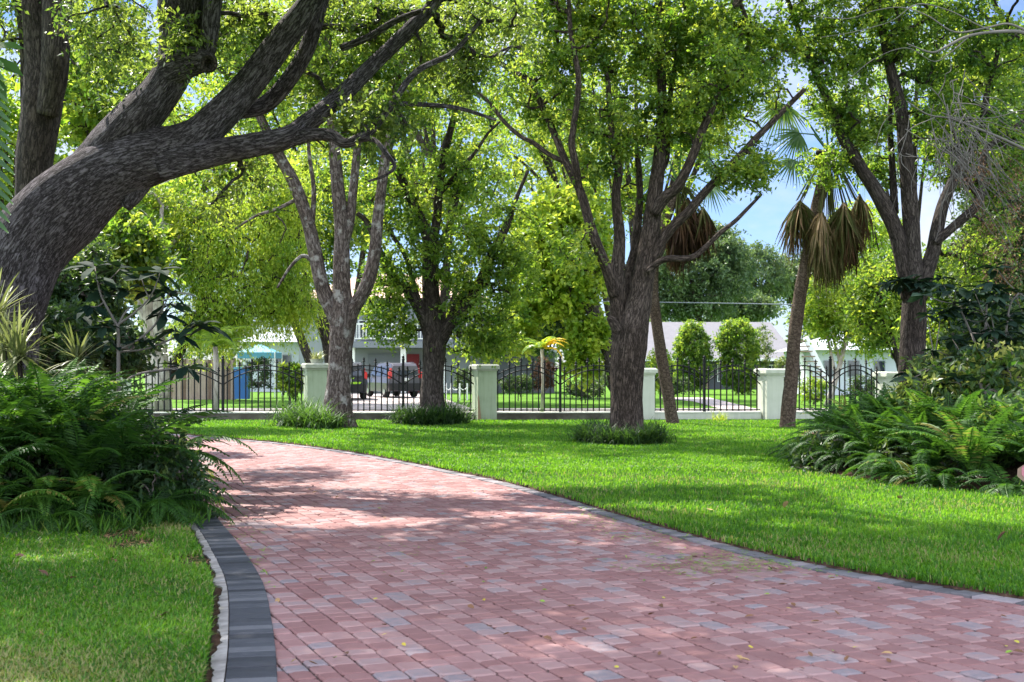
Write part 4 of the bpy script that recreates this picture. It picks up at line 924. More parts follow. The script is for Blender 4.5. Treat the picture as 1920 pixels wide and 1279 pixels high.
rg = np.random.default_rng(81)
for (px, py, lab, d_, bpx) in [(1850, 590, 'dark large leaved shrub at the right edge with drooping blackish leaves', 19.5, 1880), (1812, 690, 'dark large leaved shrub just right of the four limbed trunk', 19.0, 1828)]:
    tips = [(px + rg.normal(0, 56), py + rg.normal(0, 48), rg.normal(0, .4), rg.uniform(.8, 1.25)) for _ in range(36)]
    whorls('broadleaf_shrub', lab, d_, (bpx, 880), [[(bpx, 880, 9), (bpx - 5, 760, 8), (px, py + 40, 6), (px, py - 20, 4)], [(bpx - 3, 770, 6), (px + 40, py, 4), (px + 60, py - 40, 3)], [(bpx - 4, 760, 6), (px - 40, py + 10, 4), (px - 60, py - 20, 3)]], tips, M['leaf_gloss'], .26, int(px), n=8)
# bright ferny tuft growing on the dark trunk fork
rg = np.random.default_rng(82)
ep = MB(); c = np.array([P(1713 + rg.normal(0, 28), 532 + rg.normal(0, 7), 26.6 + rg.normal(0, .15)) for _ in range(14)])
for h in c:
    n = 9; az = rg.uniform(0, 6.28, n); el = rg.uniform(-.5, .6, n); dv = np.stack([np.cos(az) * np.cos(el), np.sin(az) * np.cos(el), np.sin(el)], 1)
    broad(ep, np.repeat(h[None], n, 0), dv, np.tile([0, 0, 1.], (n, 1)) + rg.normal(0, .3, (n, 3)), rg.uniform(.2, .42, n), .11, rg.uniform(0, 1, n), .3)
o = ep.obj('staghorn_fern', M['leaf_gloss'], None, origin=P(1713, 535, 26.6)); tag(o, 'collar of dark leathery fern leaves clinging round the four limbed trunk', 'fern')

# variegated shrubs behind the right ferns
for i, (px, py, rx, rz, d_, n, lab) in enumerate([(1735, 768, .7, .4, 20.0, 60, 'pale yellow variegated shrub rising just behind the ferns left of the other variegated ones'),
        (1775, 770, .9, .5, 18.4, 80, 'variegated shrub with yellow tipped leaves in the middle of the fern bed'),
        (1870, 720, .9, .55, 18.6, 90, 'tall yellowish variegated shrub towering by the picture edge above the ferns'),
        (1890, 830, .8, .55, 16.6, 70, 'dark green shrub with few yellow leaves low beside the pink caladium'),
        (1770, 700, .7, .4, 21.5, 50, 'variegated shrub partly hidden behind the dark large leaved shrub')]):
    c = P(px, py, d_); shrub('variegated_shrub', lab, 'shrub', ell(c, (rx, .6, rz), n, np.random.default_rng(400 + i)), c * [1, 1, 0], M['leaf_varieg'], 400 + i, .13, .055, .26, 5, 7, .1, 0, [.9, .75, 1, .35, .8][i])
for i, (px, py, rx, rz, d_, n, lab) in enumerate([(1600, 860, .9, .4, 18.2, 60, 'dark leafy bush under the ferns at the lawn corner of the right bed'), (1760, 880, .9, .45, 17.0, 60, 'dark leafy bush among the ferns in front of the yellow variegated shrubs')]):
    c = P(px, py, d_); shrub('leafy_bush', lab, 'bush', ell(c, (rx, .7, rz), n, np.random.default_rng(430 + i)), c * [1, 1, 0], M['leaf_dark'], 430 + i, .10, .045, .24, 5, 7, .1)
q = P(1905, 905, 14.9); root = thing('caladium', 'pink veined caladium leaf at the edge of the bed by the right side', 'caladium', q * [1, 1, 0])
st = MB(); mb = MB()
for (px, py, s, dx) in [(1922, 900, .24, .3), (1950, 890, .28, .8), (1950, 925, .24, .5), (1938, 935, .18, -.6)]:
    h = P(px, py - 30, 14.8); tube(st, np.array([q * [1, 1, 0], (q * [1, 1, 0] + h) / 2, h]), [.008, .007, .005], 5, 0)
    broad(mb, h[None], np.array([[-.15, -.5, -.85]]), np.array([[-.2, -1, .5]]), s, s * .85, [.22], .1, .06)
    broad(mb, h[None] + [0, -.006, .004], np.array([[-.15, -.5, -.85]]), np.array([[-.2, -1, .5]]), s * .85, s * .42, [.55], .1, .06)
mb.obj('leaf_blade', M['caladium'], root); st.obj('stem', M['green_leaf'], root)

for i, (px, py, rx, rz, d_, n, lab) in enumerate([(105, 640, .8, .55, 19.5, 110, 'dark bush just right of the oak trunk above the ferns'), (195, 655, .8, .45, 20.5, 100, 'dark bush behind the stem of the thin pale stemmed shrub'), (1880, 640, .9, .7, 21.5, 130, 'tall dark bush at the right edge beneath the drooping blackish leaves')]):
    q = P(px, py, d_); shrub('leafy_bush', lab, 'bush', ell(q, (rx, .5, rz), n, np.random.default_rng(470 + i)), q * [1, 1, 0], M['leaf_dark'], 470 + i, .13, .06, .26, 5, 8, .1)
# shrubs and trees behind the oak, left side
def far_tree(name, label, cat, px, py, rx, rz, d, n, mat, seed, L, r, trunk_w=18, nt_=5, nl=8, hang=.1, ry=None, tlo=.0, thi=1, asp=.45, bark_m=None, base_dx=0, group=None, sub_b=None):
    rg = np.random.default_rng(seed); c = P(px, py, d); R = np.array([W(rx, d), ry or W((rx + rz) / 2, d), W(rz, d)]); b = np.array([c[0] + W(base_dx, d), d, 0.])
    root = thing(name, label, cat, b, group)
    cs = [ell(c, R, int(n * (1.15 if py < 340 else 1.6)), rg)]
    for (qx, qy, sx, sz, k) in (sub_b or []): cs.append(ell(P(qx, qy, d), (W(sx, d), W((sx + sz) / 2, d), W(sz, d)), int(k * 1.5), rg))
    cs = np.concatenate(cs)
    tb = MB(); k = 9; top = c + [0, 0, R[2] * .35]; t = np.linspace(0, 1, k)[:, None]; p = b + (top - b) * t + np.array([math.sin(seed), 0, 0]) * .25 * np.sin(t * 3) ; p[0, 2] = -.05
    w = W(trunk_w, d) / 2; tube(tb, p, w * np.linspace(1.15, .35, k), 10, .1)
    nodes = [p[3:]]
    for j in range(6):
        a = rg.uniform(0, 6.28); s0 = p[rg.integers(2, 6)]; e = c + np.array([math.cos(a), math.sin(a), rg.uniform(-.3, .5)]) * R * .7
        q = np.array([s0, s0 * .55 + e * .45 + [0, 0, .1 * R[2]], e]); q = catmull(q, 4); tube(tb, q, w * np.linspace(.55, .14, len(q)), 7, .05); nodes.append(q[2:])
    mb = MB(); cluster_leaves(mb, cs, rg, r, nt_ + 1, nl + 2, L * 1.1, L * asp * 1.2, hang, tlo, thi); mb.obj('crown', mat, root)
    twigs_to(tb, np.concatenate(nodes), None, cs, rg, .012); tb.obj('trunk', bark_m or M['bark_dark'], root, smooth=True)
    return root
far_tree('shade_tree', 'bright green leafy tree glimpsed between the oak trunk and the feathery tree', 'tree', 235, 470, 75, 75, 24, 90, M['leaf_mid'], 501, .13, .38, 9, thi=1)
far_tree('shade_tree', 'dark green bushy tree growing close behind the oak trunk', 'tree', 160, 560, 75, 100, 21, 100, M['leaf_dark'], 502, .11, .36, 8)
far_tree('shade_tree', 'sunlit broad leaved tree seen above the big oak limb at the upper left', 'tree', 180, 170, 120, 120, 34, 150, M['leaf_mid'], 503, .17, .5, 14)
far_tree('shade_tree', 'pale green tree filling the gap left of the first dark trunk', 'tree', 0, 260, 110, 150, 27, 110, M['leaf_bright'], 504, .15, .5, 14, thi=.8)
far_tree('shade_tree', 'tall pale trunked tree standing behind the left end of the iron fence', 'tree', 250, 420, 130, 130, 42, 110, M['leaf_mid'], 505, .16, .65, 46, bark_m=M['bark_pale'], base_dx=48)
# weeping feathery tree
far_tree('feathery_tree', 'feathery yellow green tree with weeping sprays above the left fence panel', 'tree', 460, 470, 130, 150, 43, 330, M['leaf_bright'], 506, .12, .8, 18, 6, 11, .75, tlo=.1, thi=1, asp=.26, sub_b=[(400, 600, 70, 40, 60), (540, 560, 55, 60, 60), (370, 430, 70, 90, 70), (520, 360, 80, 70, 70)], base_dx=-175)
far_tree('shade_tree', 'light green tree rising high behind the feathery tree', 'tree', 420, 250, 170, 150, 58, 190, M['leaf_bright'], 507, .22, .9, 18, thi=.8, base_dx=190)
far_tree('shade_tree', 'leafy green tree behind the grey three limbed tree', 'tree', 590, 400, 110, 130, 52, 150, M['leaf_mid'], 508, .18, .75, 18, thi=1, base_dx=40)
far_tree('shade_tree', 'broad green tree behind the low forking tree', 'tree', 860, 330, 120, 130, 56, 120, M['leaf_mid'], 509, .2, .8, 18, tlo=.2, base_dx=-50)
far_tree('maple_tree', 'sunlit yellow green tree hanging low over the centre fence panel', 'tree', 1050, 470, 90, 125, 44, 230, M['leaf_bright'], 510, .17, .55, 14, tlo=.3, thi=1, asp=.7, sub_b=[(1095, 625, 36, 45, 40), (985, 590, 40, 36, 26), (1090, 680, 26, 14, 14), (930, 640, 60, 22, 24)], base_dx=110)
far_tree('shade_tree', 'very dark tree standing behind the centre fence panel', 'tree', 1010, 590, 80, 70, 66, 110, M['leaf_dark'], 511, .22, .7, 14, base_dx=150)
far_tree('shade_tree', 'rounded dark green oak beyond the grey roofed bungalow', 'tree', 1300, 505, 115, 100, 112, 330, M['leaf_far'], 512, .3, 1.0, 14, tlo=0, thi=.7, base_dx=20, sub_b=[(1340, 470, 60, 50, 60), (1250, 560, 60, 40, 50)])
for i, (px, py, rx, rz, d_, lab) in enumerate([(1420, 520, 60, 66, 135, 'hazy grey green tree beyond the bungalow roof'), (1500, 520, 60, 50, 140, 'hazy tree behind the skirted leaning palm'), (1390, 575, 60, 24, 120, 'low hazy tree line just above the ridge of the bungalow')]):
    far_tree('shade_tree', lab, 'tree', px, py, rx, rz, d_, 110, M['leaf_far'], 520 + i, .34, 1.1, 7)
far_tree('acacia_tree', 'light yellow green tree in front of the white walled house', 'tree', 1595, 575, 85, 80, 50, 170, M['leaf_bright'], 530, .14, .6, 11, tlo=.1, thi=.9, bark_m=M['bark_pale'], base_dx=-45, sub_b=[(1530, 590, 35, 30, 26), (1640, 620, 50, 40, 40)])
far_tree('shade_tree', 'green tree standing close behind the four limbed trunk', 'tree', 1650, 560, 70, 90, 40, 110, M['leaf_mid'], 531, .13, .55, 12, thi=.9, base_dx=58)
far_tree('shade_tree', 'mid green leafy tree filling the view right of the four limbed trunk', 'tree', 1790, 560, 90, 110, 36, 150, M['leaf_mid'], 532, .13, .5, 12, tlo=0, thi=.8)
far_tree('shade_tree', 'deep green tree at the far right behind the dark large leaved shrub', 'tree', 1890, 480, 85, 190, 33, 260, M['leaf_dark'], 533, .12, .5, 12)
far_tree('shade_tree', 'tall green tree rising behind the four limbed tree at the upper right', 'tree', 1720, 160, 170, 170, 46, 150, M['leaf_mid'], 534, .16, .7, 16, tlo=0, thi=.9, base_dx=-12)
far_tree('shade_tree', 'tall leafy tree behind the many stemmed tree', 'tree', 1190, 200, 190, 190, 48, 200, M['leaf_mid'], 535, .17, .7, 16, tlo=0.1, thi=1, base_dx=-15)
far_tree('shade_tree', 'tall leafy tree whose top shows between the grey tree and the many stemmed tree', 'tree', 800, 90, 190, 130, 50, 170, M['leaf_mid'], 536, .17, .75, 16, tlo=.1, thi=1, base_dx=10)
far_tree('shade_tree', 'leafy tree closing the view behind the shrubs by the right edge', 'tree', 1960, 250, 110, 250, 40, 140, M['leaf_dark'], 537, .16, .6, 16)

for i, (px, py, rx, rz, d_, n, mt, lab) in enumerate([(300, 330, 120, 130, 64, 150, 'leaf_mid', 'tree far behind the oak limb at the left above the white building'), (700, 300, 120, 140, 60, 160, 'leaf_mid', 'tall tree rising over the red tiled roof of the grey house'),
        (985, 240, 90, 150, 62, 110, 'leaf_mid', 'narrow tree behind the white gabled wing'), (1090, 330, 110, 150, 66, 150, 'leaf_bright', 'tall sunny tree beyond the dark tree of the centre panel'), (560, 100, 150, 130, 60, 130, 'leaf_bright', 'high sunny treetop between the oak limbs and the grey tree'),
        (1330, 130, 110, 140, 52, 130, 'leaf_bright', 'sunny treetop right of the many stemmed tree'), (1850, 200, 120, 160, 44, 150, 'leaf_mid', 'leafy treetop behind the leafless grey branches'),
        (120, 420, 130, 130, 48, 130, 'leaf_mid', 'tree behind the bushy tree next to the oak trunk'), (1620, 460, 80, 90, 70, 100, 'leaf_bright', 'pale sunlit tree behind the white walled house')]):
    far_tree('shade_tree', lab, 'tree', px, py, rx, rz, d_, n, M[mt], 560 + i, .2, .85, 16, tlo=.1, thi=1, base_dx=[-10, -65, 190, 85, 75, -155, 0, 0, 88][i])
# distant wood closing the view
mb = MB(); rg = np.random.default_rng(99); n = 900
cs = np.stack([rg.uniform(-110, 130, n), rg.uniform(190, 215, n), rg.uniform(0, 1, n) ** .8 * (9.5 + 2.5 * np.sin(np.arange(n)))], 1)
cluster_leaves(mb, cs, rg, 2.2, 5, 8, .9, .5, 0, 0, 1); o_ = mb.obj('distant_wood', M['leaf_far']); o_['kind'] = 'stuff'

# ------------------------------------------------------------------ wall, pillars and iron fence
M['stucco_green'] = plain('stucco_green', [(0, (.2, .24, .15)), (.5, (.36, .41, .29)), (1, (.46, .5, .38))], 2.2, .3, .9, .2, (60, .4, .01), streak=.9)
M['stucco_pale'] = plain('stucco_pale', [(0, (.4, .42, .33)), (.5, (.58, .59, .49)), (1, (.68, .68, .6))], 2.2, .25, .9, .2, (60, .4, .01), streak=.7)
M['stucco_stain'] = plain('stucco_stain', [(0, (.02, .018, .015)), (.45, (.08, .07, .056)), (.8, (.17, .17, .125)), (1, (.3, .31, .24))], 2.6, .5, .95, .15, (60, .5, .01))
M['cap_grey'] = plain('cap_grey', [(0, (.16, .16, .13)), (.5, (.36, .37, .3)), (1, (.5, .5, .43))], 5, .45, .9, .2, (50, .5, .01))
M['rust'] = plain('rust', [(0, (.2, .11, .06)), (1, (.42, .3, .2))], 6, .5, .9)
PIL = [(226, 683, 36.4), (591, 681, 36.4), (908, 683, 36.4), (1203, 690, 36.6), (1444, 691, 36.9), (1667, 697, 37.4)]
plab = ['pale pillar at the left end of the fence hidden behind ferns', 'pale green pillar topped with a potted plant beside the grey tree', 'pale green pillar with a rust stain between the forking tree and the centre panel', 'pale pillar half hidden behind the many stemmed trunk', 'cream pillar with moulded cap beside the leaning cabbage palm', 'cream pillar seen left of the four limbed trunk']
RZ = math.radians(20); pil = []
for i, (px, py, d) in enumerate(PIL):
    b = P(px, 690, d); b[2] = 0; top = EYE - (py - HY) / F * d; pil.append(b); pale = i >= 3
    root = thing('fence_pillar', plab[i], 'pillar', b, 'stuccoed pillars of the front fence')
    mb = MB(); s = .56
    box(mb, b + [0, 0, (top - .17) / 2 - .02], (s, s, top - .13), RZ, .5); mb.obj('shaft', M['stucco_pale' if pale else 'stucco_green'], root)
    mb = MB()
    box(mb, b + [0, 0, top - .165], (s + .05, s + .05, .05), RZ, .55); box(mb, b + [0, 0, top - .09], (s + .13, s + .13, .1), RZ, .5); box(mb, b + [0, 0, top - .02], (s + .12, s + .12, .04), RZ, .5, .86)
    mb.obj('cap', M['stucco_pale' if pale else 'cap_grey'], root)
mb = MB(); b = pil[2]                                              # rust run on the corner of the second visible pillar
ca, sa = math.cos(RZ), math.sin(RZ); cor = b + np.array([-.28 * ca + .28 * sa, -.28 * sa - .28 * ca, 0])
mb.add([cor + [-.004, -.004, .05], cor + np.array([ca, sa, 0]) * .1 + [0.001, -.004, .04], cor + np.array([ca, sa, 0]) * .03 + [0, -.004, .7], cor + [-.003, -.004, .75]], q=[[0, 1, 2, 3]])
o_ = mb.obj('rust_stain', M['rust'], None, origin=b); o_.parent = [o for o in COL.objects if o.get('label') == plab[2]][0]; o_.location = (0, 0, 0)

wlab = ['dark stained low wall under the fence panel nearest the left ferns', 'stained low wall behind the grey tree and forking tree', 'low wall with brown stains between the rust stained pillar and the many stemmed tree', 'pale low wall with a small yellow green tuft against it', 'short pale low wall right of the leaning cabbage palm']
flab = ['black iron fence panel with a wooden fence and blue bin behind it', 'black iron fence panel with parked cars behind it', 'black iron fence panel left of the many stemmed trunk with dark hedges behind it', 'black iron fence panel in front of the grey roofed bungalow', 'black iron fence panel in front of the white house with the outside stair']
posts = [418, 756, 1050, 1320, 1556]
def zpx(py, d): return EYE - (py - HY) / F * d
pk = MB(); box(pk, (0, 0, .5), (.026, .026, 1.0)); PK0 = pk
def panel(i):
    a, b = pil[i], pil[i + 1]; u = unit(b - a); a2 = a + u * .30; b2 = b - u * .30; d = (a[1] + b[1]) / 2
    w = MB(); ang = math.atan2(u[1], u[0]); mid = (a2 + b2) / 2; Lw = np.linalg.norm(b2 - a2)
    box(w, mid + [0, 0, .10], (Lw, .3, .24), ang, .45 if i < 3 else .5)
    root = thing('low_wall', wlab[i], 'wall', mid * [1, 1, 0], 'low walls between the pillars')
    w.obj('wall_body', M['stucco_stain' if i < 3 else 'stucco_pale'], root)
    w = MB(); box(w, mid + [0, 0, .232], (Lw, .34, .024), ang, .8); w.obj('coping', M['stucco_pale'], root)
    root = thing('iron_fence', flab[i], 'fence', mid * [1, 1, 0] + [0, 0, .244], 'iron fence panels between the pillars')
    tpost = (posts[i] - PIL[i][0]) / (PIL[i + 1][0] - PIL[i][0]); post = a + (b - a) * tpost
    zb = .27
    mb = MB(); box(mb, [post[0], post[1], .244 + (1.74 - .244) / 2], (.07, .07, 1.74 - .244), ang); lathe(mb, [post[0], post[1], 1.74], [(.05, 0), (.05, .02), (.025, .035), (.045, .07), (.03, .1), (.004, .115)], 8); mb.obj('post', M['iron'], root)
    mb = MB(); bar(mb, a2 + [0, 0, zb + .03], b2 + [0, 0, zb + .03], .03, .03); mb.obj('bottom_rail', M['iron'], root)
    for (s, e) in ((a2, post - u * .035), (post + u * .035, b2)):
        L = np.linalg.norm(e - s); up_end, up_pk, lo_end, lo_pk = 1.26, 1.57, 1.04, 1.45
        def arc(t, e0, p0): return e0 + (p0 - e0) * (1 - (2 * t - 1) ** 2)
        for (e0, p0) in ((up_end, up_pk), (lo_end, lo_pk)):
            mb = MB(); tt = np.linspace(0, 1, 15); pts = [s + (e - s) * t + [0, 0, arc(t, e0, p0)] for t in tt]
            tube(mb, np.array(pts), np.full(15, .018), 6, 0); mb.obj('arched_rail', M['iron'], root, smooth=True)
        n = max(4, int(round(L / .172))); 
        for k in range(n):
            t = (k + .5) / n; x = s + (e - s) * t; zt = arc(t, up_end, up_pk); mb = MB(); tall = k % 2 == 0
            h = zt + (.10 if tall else .02)
            box(mb, [x[0], x[1], (zb + h) / 2], (.034, .03, h - zb), ang)
            if tall: lathe(mb, [x[0], x[1], h - .005], [(.016, 0), (.05, .025), (.02, .055), (.034, .085), (.004, .15)], 6)
            else: lathe(mb, [x[0], x[1], h - .004], [(.018, 0), (.02, .015), (.003, .05)], 6)
            mb.obj('picket', M['iron'], root)
for i in range(5): panel(i)
# planter on the second pillar
b = pil[1]; ztop = zpx(681, 36.4)
root = thing('potted_plant', 'scruffy bronze plant growing on top of the pillar beside the grey tree', 'plant', b + [0, 0, ztop])
mb = MB(); lathe(mb, b + [.05, 0, ztop], [(.16, 0), (.2, .1), (.22, .12), (.2, .12), (.18, .06)], 12); mb.obj('bowl', M['cap_grey'], root)
mb = MB(); strap(mb, 70, .4, .02, (.5, 1.5), (.3, 1.4), np.random.default_rng(6), .06, .2, 1, b + [.05, 0, ztop + .06]); mb.obj('foliage', M['spiky'], root)

# ------------------------------------------------------------------ beyond the fence: ground
def gp(px, py): q = G(px, py); return q
M['road'] = plain('road', [(0, (.22, .21, .2)), (1, (.42, .4, .38))], 2, .3, .9)
M['pink_drive'] = plain('pink_drive', [(0, (.32, .26, .25)), (1, (.5, .43, .41))], 1.5, .35, .9)
sheet('pavement', [(-60, 43.4), (60, 43.9), (60, 48.5), (-60, 48.0)], -.02, M['concrete'])
sheet('far_lawn', [(-200, 48.6), (200, 49.1), (200, 300), (-200, 300)], -.03, M['far_lawn'])
sheet('parking_drive', [G(560, 774)[:2], G(900, 771)[:2], G(805, 737)[:2], G(655, 737)[:2]], -.012, M['pink_drive'])
sheet('garden_path', [G(1440, 771)[:2], G(1330, 745)[:2], G(1235, 745)[:2], G(1300, 752)[:2], G(1360, 768)[:2]], -.012, M['pink_drive'])

# ------------------------------------------------------------------ houses
M['wall_grey'] = plain('wall_grey', [(0, (.15, .165, .195)), (1, (.22, .235, .27))], 1, .2, .9)
M['wall_light'] = plain('wall_light', [(0, (.2, .215, .245)), (1, (.29, .305, .335))], 1, .2, .9)
M['wall_white'] = plain('wall_white', [(0, (.45, .48, .54)), (1, (.58, .6, .66))], 1, .2, .9)
M['roof_grey'] = plain('roof_grey', [(0, (.13, .125, .13)), (1, (.22, .21, .22))], 1.5, .35, .95, .1, (6, .6, .05))
M['roof_tile'] = plain('roof_tile', [(0, (.4, .24, .17)), (1, (.62, .45, .36))], 3, .4, .9)
M['glass'] = plain('glass', [(0, (.015, .02, .03)), (1, (.04, .05, .07))], 1, .3, .08, .7)
M['red_door'] = plain('red_door', [(0, (.16, .012, .02)), (1, (.26, .03, .04))], 3, .3, .5)
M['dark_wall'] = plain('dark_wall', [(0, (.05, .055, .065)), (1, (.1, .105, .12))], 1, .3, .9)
M['wood'] = plain('wood', [(0, (.12, .075, .055)), (.5, (.24, .17, .13)), (1, (.36, .28, .23))], 3, .35, .9)
M['turquoise'] = plain('turquoise', [(0, (.05, .22, .32)), (1, (.13, .34, .43))], 2, .3, .6)
M['blue'] = plain('blue', [(0, (.02, .09, .26)), (1, (.04, .15, .38))], 2, .3, .5)
def pbox(mb, x0, y0, x1, y1, d, depth, tint=.5):
    a, b = P(x0, y1, d), P(x1, y0, d); box(mb, [(a[0] + b[0]) / 2, d + depth / 2, (a[2] + b[2]) / 2], (b[0] - a[0], depth, b[2] - a[2]), 0, tint)
def ppart(name, mat, root, x0, y0, x1, y1, d, depth, tint=.5):
    mb = MB(); pbox(mb, x0, y0, x1, y1, d, depth, tint); return mb.obj(name, mat, root)
D1 = 78.0; ybase = HY + F * EYE / D1
h1 = thing('house', 'two storey grey house with a balcony, white columns and a red front door', 'house', P(790, ybase, D1 + 4) * [1, 1, 0])
mb = MB(); pbox(mb, 560, 560, 905, ybase + 1, D1, 8); mb.obj('wall', M['wall_light'], h1)
ppart('upper_wall', M['wall_grey'], h1, 760, 562, 904, 655, D1 - .5, .5)
ppart('garage_door', M['wall_grey'], h1, 690, 664, 752, ybase, D1 - .12, .12)
dr = ppart('door', M['red_door'], h1, 763, 664, 786, ybase, D1 - .12, .12)
mb = MB(); pbox(mb, 766, 668, 773, 695, D1 - .16, .04); pbox(mb, 776, 668, 783, 695, D1 - .16, .04); sub(mb, 'door_panel', M['red_door'], dr, h1.location[:])
for x in (756, 830, 660): ppart('column', M['white_paint'], h1, x - 5, 625 if x != 660 else 600, x + 5, ybase, D1 - 2.0, .33)
ppart('balcony_floor', M['wall_grey'], h1, 640, 640, 850, 652, D1 - 2.2, 2.18)
mb = MB(); pbox(mb, 640, 606, 850, 609, D1 - 2.1, .06); pbox(mb, 640, 634, 850, 636, D1 - 2.1, .06)
for x in range(644, 850, 6): pbox(mb, x, 609, x + 1.2, 634, D1 - 2.09, .04)
mb.obj('railing', M['white_paint'], h1)
for (x0, x1, y0, y1) in [(672, 700, 600, 634), (712, 740, 600, 634), (800, 822, 668, 700), (860, 890, 600, 632)]:
    f = ppart('window', M['white_paint'], h1, x0, y0, x1, y1, D1 - .56, .06); mb = MB(); pbox(mb, x0 + 1.6, y0 + 1.6, (x0 + x1) / 2 - .8, y1 - 1.6, D1 - .575, .02); pbox(mb, (x0 + x1) / 2 + .8, y0 + 1.6, x1 - 1.6, y1 - 1.6, D1 - .575, .02); sub(mb, 'pane', M['glass'], f, h1.location[:])
mb = MB(); a, b = P(548, 560, D1), P(917, 560, D1); zt = P(0, 505, D1)[2]
mb.add([[a[0], D1 - 1, a[2]], [b[0], D1 - 1, a[2]], [b[0], D1 + 9, a[2]], [a[0], D1 + 9, a[2]], [a[0] + 4, D1 + 4, zt], [b[0] - 4, D1 + 4, zt]], q=[[0, 1, 5, 4], [2, 3, 4, 5]], t=[[1, 2, 5], [3, 0, 4]], ng=[[3, 2, 1, 0]]); mb.obj('roof', M['roof_tile'], h1)
# annex with white gable
h2 = thing('house', 'white gabled wing with a dark carport seen above the centre pillar', 'house', P(960, ybase, D1 + 2) * [1, 1, 0])
mb = MB(); pbox(mb, 906.5, 656, 1040, ybase + 1, D1 - 1, 6); mb.obj('wall', M['dark_wall'], h2)
mb = MB(); pbox(mb, 924, 600, 956, 655, D1 - 1.2, 5); mb.obj('gable_wall', M['wall_white'], h2)
mb = MB(); pbox(mb, 900, 652, 1044, 661, D1 - 1.6, .35); mb.obj('fascia', M['wall_light'], h2)
mb = MB(); a, b = P(900, 652, D1 - 1.6), P(1044, 652, D1 - 1.6); mb.add([[a[0], D1 - 1.6, a[2]], [b[0], D1 - 1.6, a[2]], [b[0], D1 + 3, a[2] + .9], [a[0], D1 + 3, a[2] + .9]], q=[[0, 1, 2, 3]]); mb.add([[a[0], D1 + 5.5, a[2]], [b[0], D1 + 5.5, a[2]], [b[0], D1 + 3, a[2] + .9], [a[0], D1 + 3, a[2] + .9]], q=[[0, 3, 2, 1]]); mb.obj('roof', M['wall_white'], h2)
mb = MB(); prism(mb, [(P(920, 0, D1)[0], P(0, 600, D1)[2]), (P(960, 0, D1)[0], P(0, 600, D1)[2]), (P(940, 0, D1)[0], P(0, 582, D1)[2])], D1 - 1.4, D1 + 3.9); mb.obj('gable_roof', M['wall_white'], h2)
# bungalow
D2 = 92.0; yb2 = HY + F * EYE / D2
h3 = thing('bungalow', 'low bungalow with a long pale grey roof and dark shaded front', 'house', P(1350, yb2, D2 + 5) * [1, 1, 0])
mb = MB(); pbox(mb, 1222, 674, 1485, yb2 + 1, D2, 9); mb.obj('wall', M['dark_wall'], h3)
a, b = P(1205, 673, D2 - 1.2), P(1498, 673, D2 - 1.2); zr = P(0, 604, D2 + 5)[2]
mb = MB(); mb.add([[a[0], D2 - 1.2, a[2]], [b[0], D2 - 1.2, a[2]], [b[0], D2 + 11, a[2]], [a[0], D2 + 11, a[2]], [a[0] + 1.0, D2 + 5, zr], [b[0] - .8, D2 + 5, zr]], q=[[0, 1, 5, 4], [2, 3, 4, 5]], t=[[1, 2, 5], [3, 0, 4]], ng=[[3, 2, 1, 0]]); mb.obj('roof', M['roof_grey'], h3)
mb = MB(); pbox(mb, 1204, 672.5, 1499, 677, D2 - 1.4, .15); mb.obj('gutter', M['white_paint'], h3)
for (x0, x1) in [(1270, 1296), (1345, 1375), (1432, 1462)]:
    f = ppart('window', M['white_paint'], h3, x0, 684, x1, 716, D2 - .08, .06); mb = MB(); pbox(mb, x0 + 1.5, 685.5, (x0 + x1) / 2 - .6, 714.5, D2 - .1, .03); pbox(mb, (x0 + x1) / 2 + .6, 685.5, x1 - 1.5, 714.5, D2 - .1, .03); sub(mb, 'pane', M['glass'], f, h3.location[:])
mb = MB(); pbox(mb, 1315, 684, 1330, yb2, D2 - .06, .05); mb.obj('door', M['wood'], h3)
# white house right
D3 = 72.0; yb3 = HY + F * EYE / D3
h4 = thing('house', 'white walled house partly hidden by the light yellow green tree', 'house', P(1610, yb3, D3 + 4) * [1, 1, 0])
mb = MB(); pbox(mb, 1520, 655, 1720, yb3 + 1, D3, 7); mb.obj('wall', M['wall_white'], h4)
a, b = P(1512, 656, D3 - .8), P(1730, 656, D3 - .8); zr = P(0, 622, D3 + 4)[2]
mb = MB(); mb.add([[a[0], D3 - .8, a[2]], [b[0], D3 - .8, a[2]], [b[0], D3 + 8, a[2]], [a[0], D3 + 8, a[2]], [a[0] + 3, D3 + 3.6, zr], [b[0] - 3, D3 + 3.6, zr]], q=[[0, 1, 5, 4], [2, 3, 4, 5]], t=[[1, 2, 5], [3, 0, 4]], ng=[[3, 2, 1, 0]]); mb.obj('roof', M['wall_white'], h4)
for (x0, x1) in [(1545, 1562), (1590, 1612), (1640, 1660)]:
    f = ppart('window', M['wall_light'], h4, x0, 676, x1, 706, D3 - .08, .06); mb = MB(); pbox(mb, x0 + 1.5, 677.5, x1 - 1.5, 704.5, D3 - .1, .03); sub(mb, 'pane', M['glass'], f, h4.location[:])
# outside stair: two sloped stringers with treads
st_ = thing('outside_stair', 'white outside stair with dark open treads rising beside the white house', 'stairs', P(1515, 690 + F * EYE / 68, 68) * [1, 1, 0])
for k, dx in enumerate((0, 26)):
    mb = MB(); bar(mb, P(1484 + dx, 632, 68), P(1534 + dx, 735, 68), .1, .32); mb.obj('stringer', M['white_paint'], st_)
mb = MB()
for k in range(10):
    t = k / 10; p = P(1486 + 50 * t, 640 + 95 * t, 68); box(mb, p + [.37, 0.02, 0], (.62, .9, .06))
mb.obj('tread', M['wood'], st_)

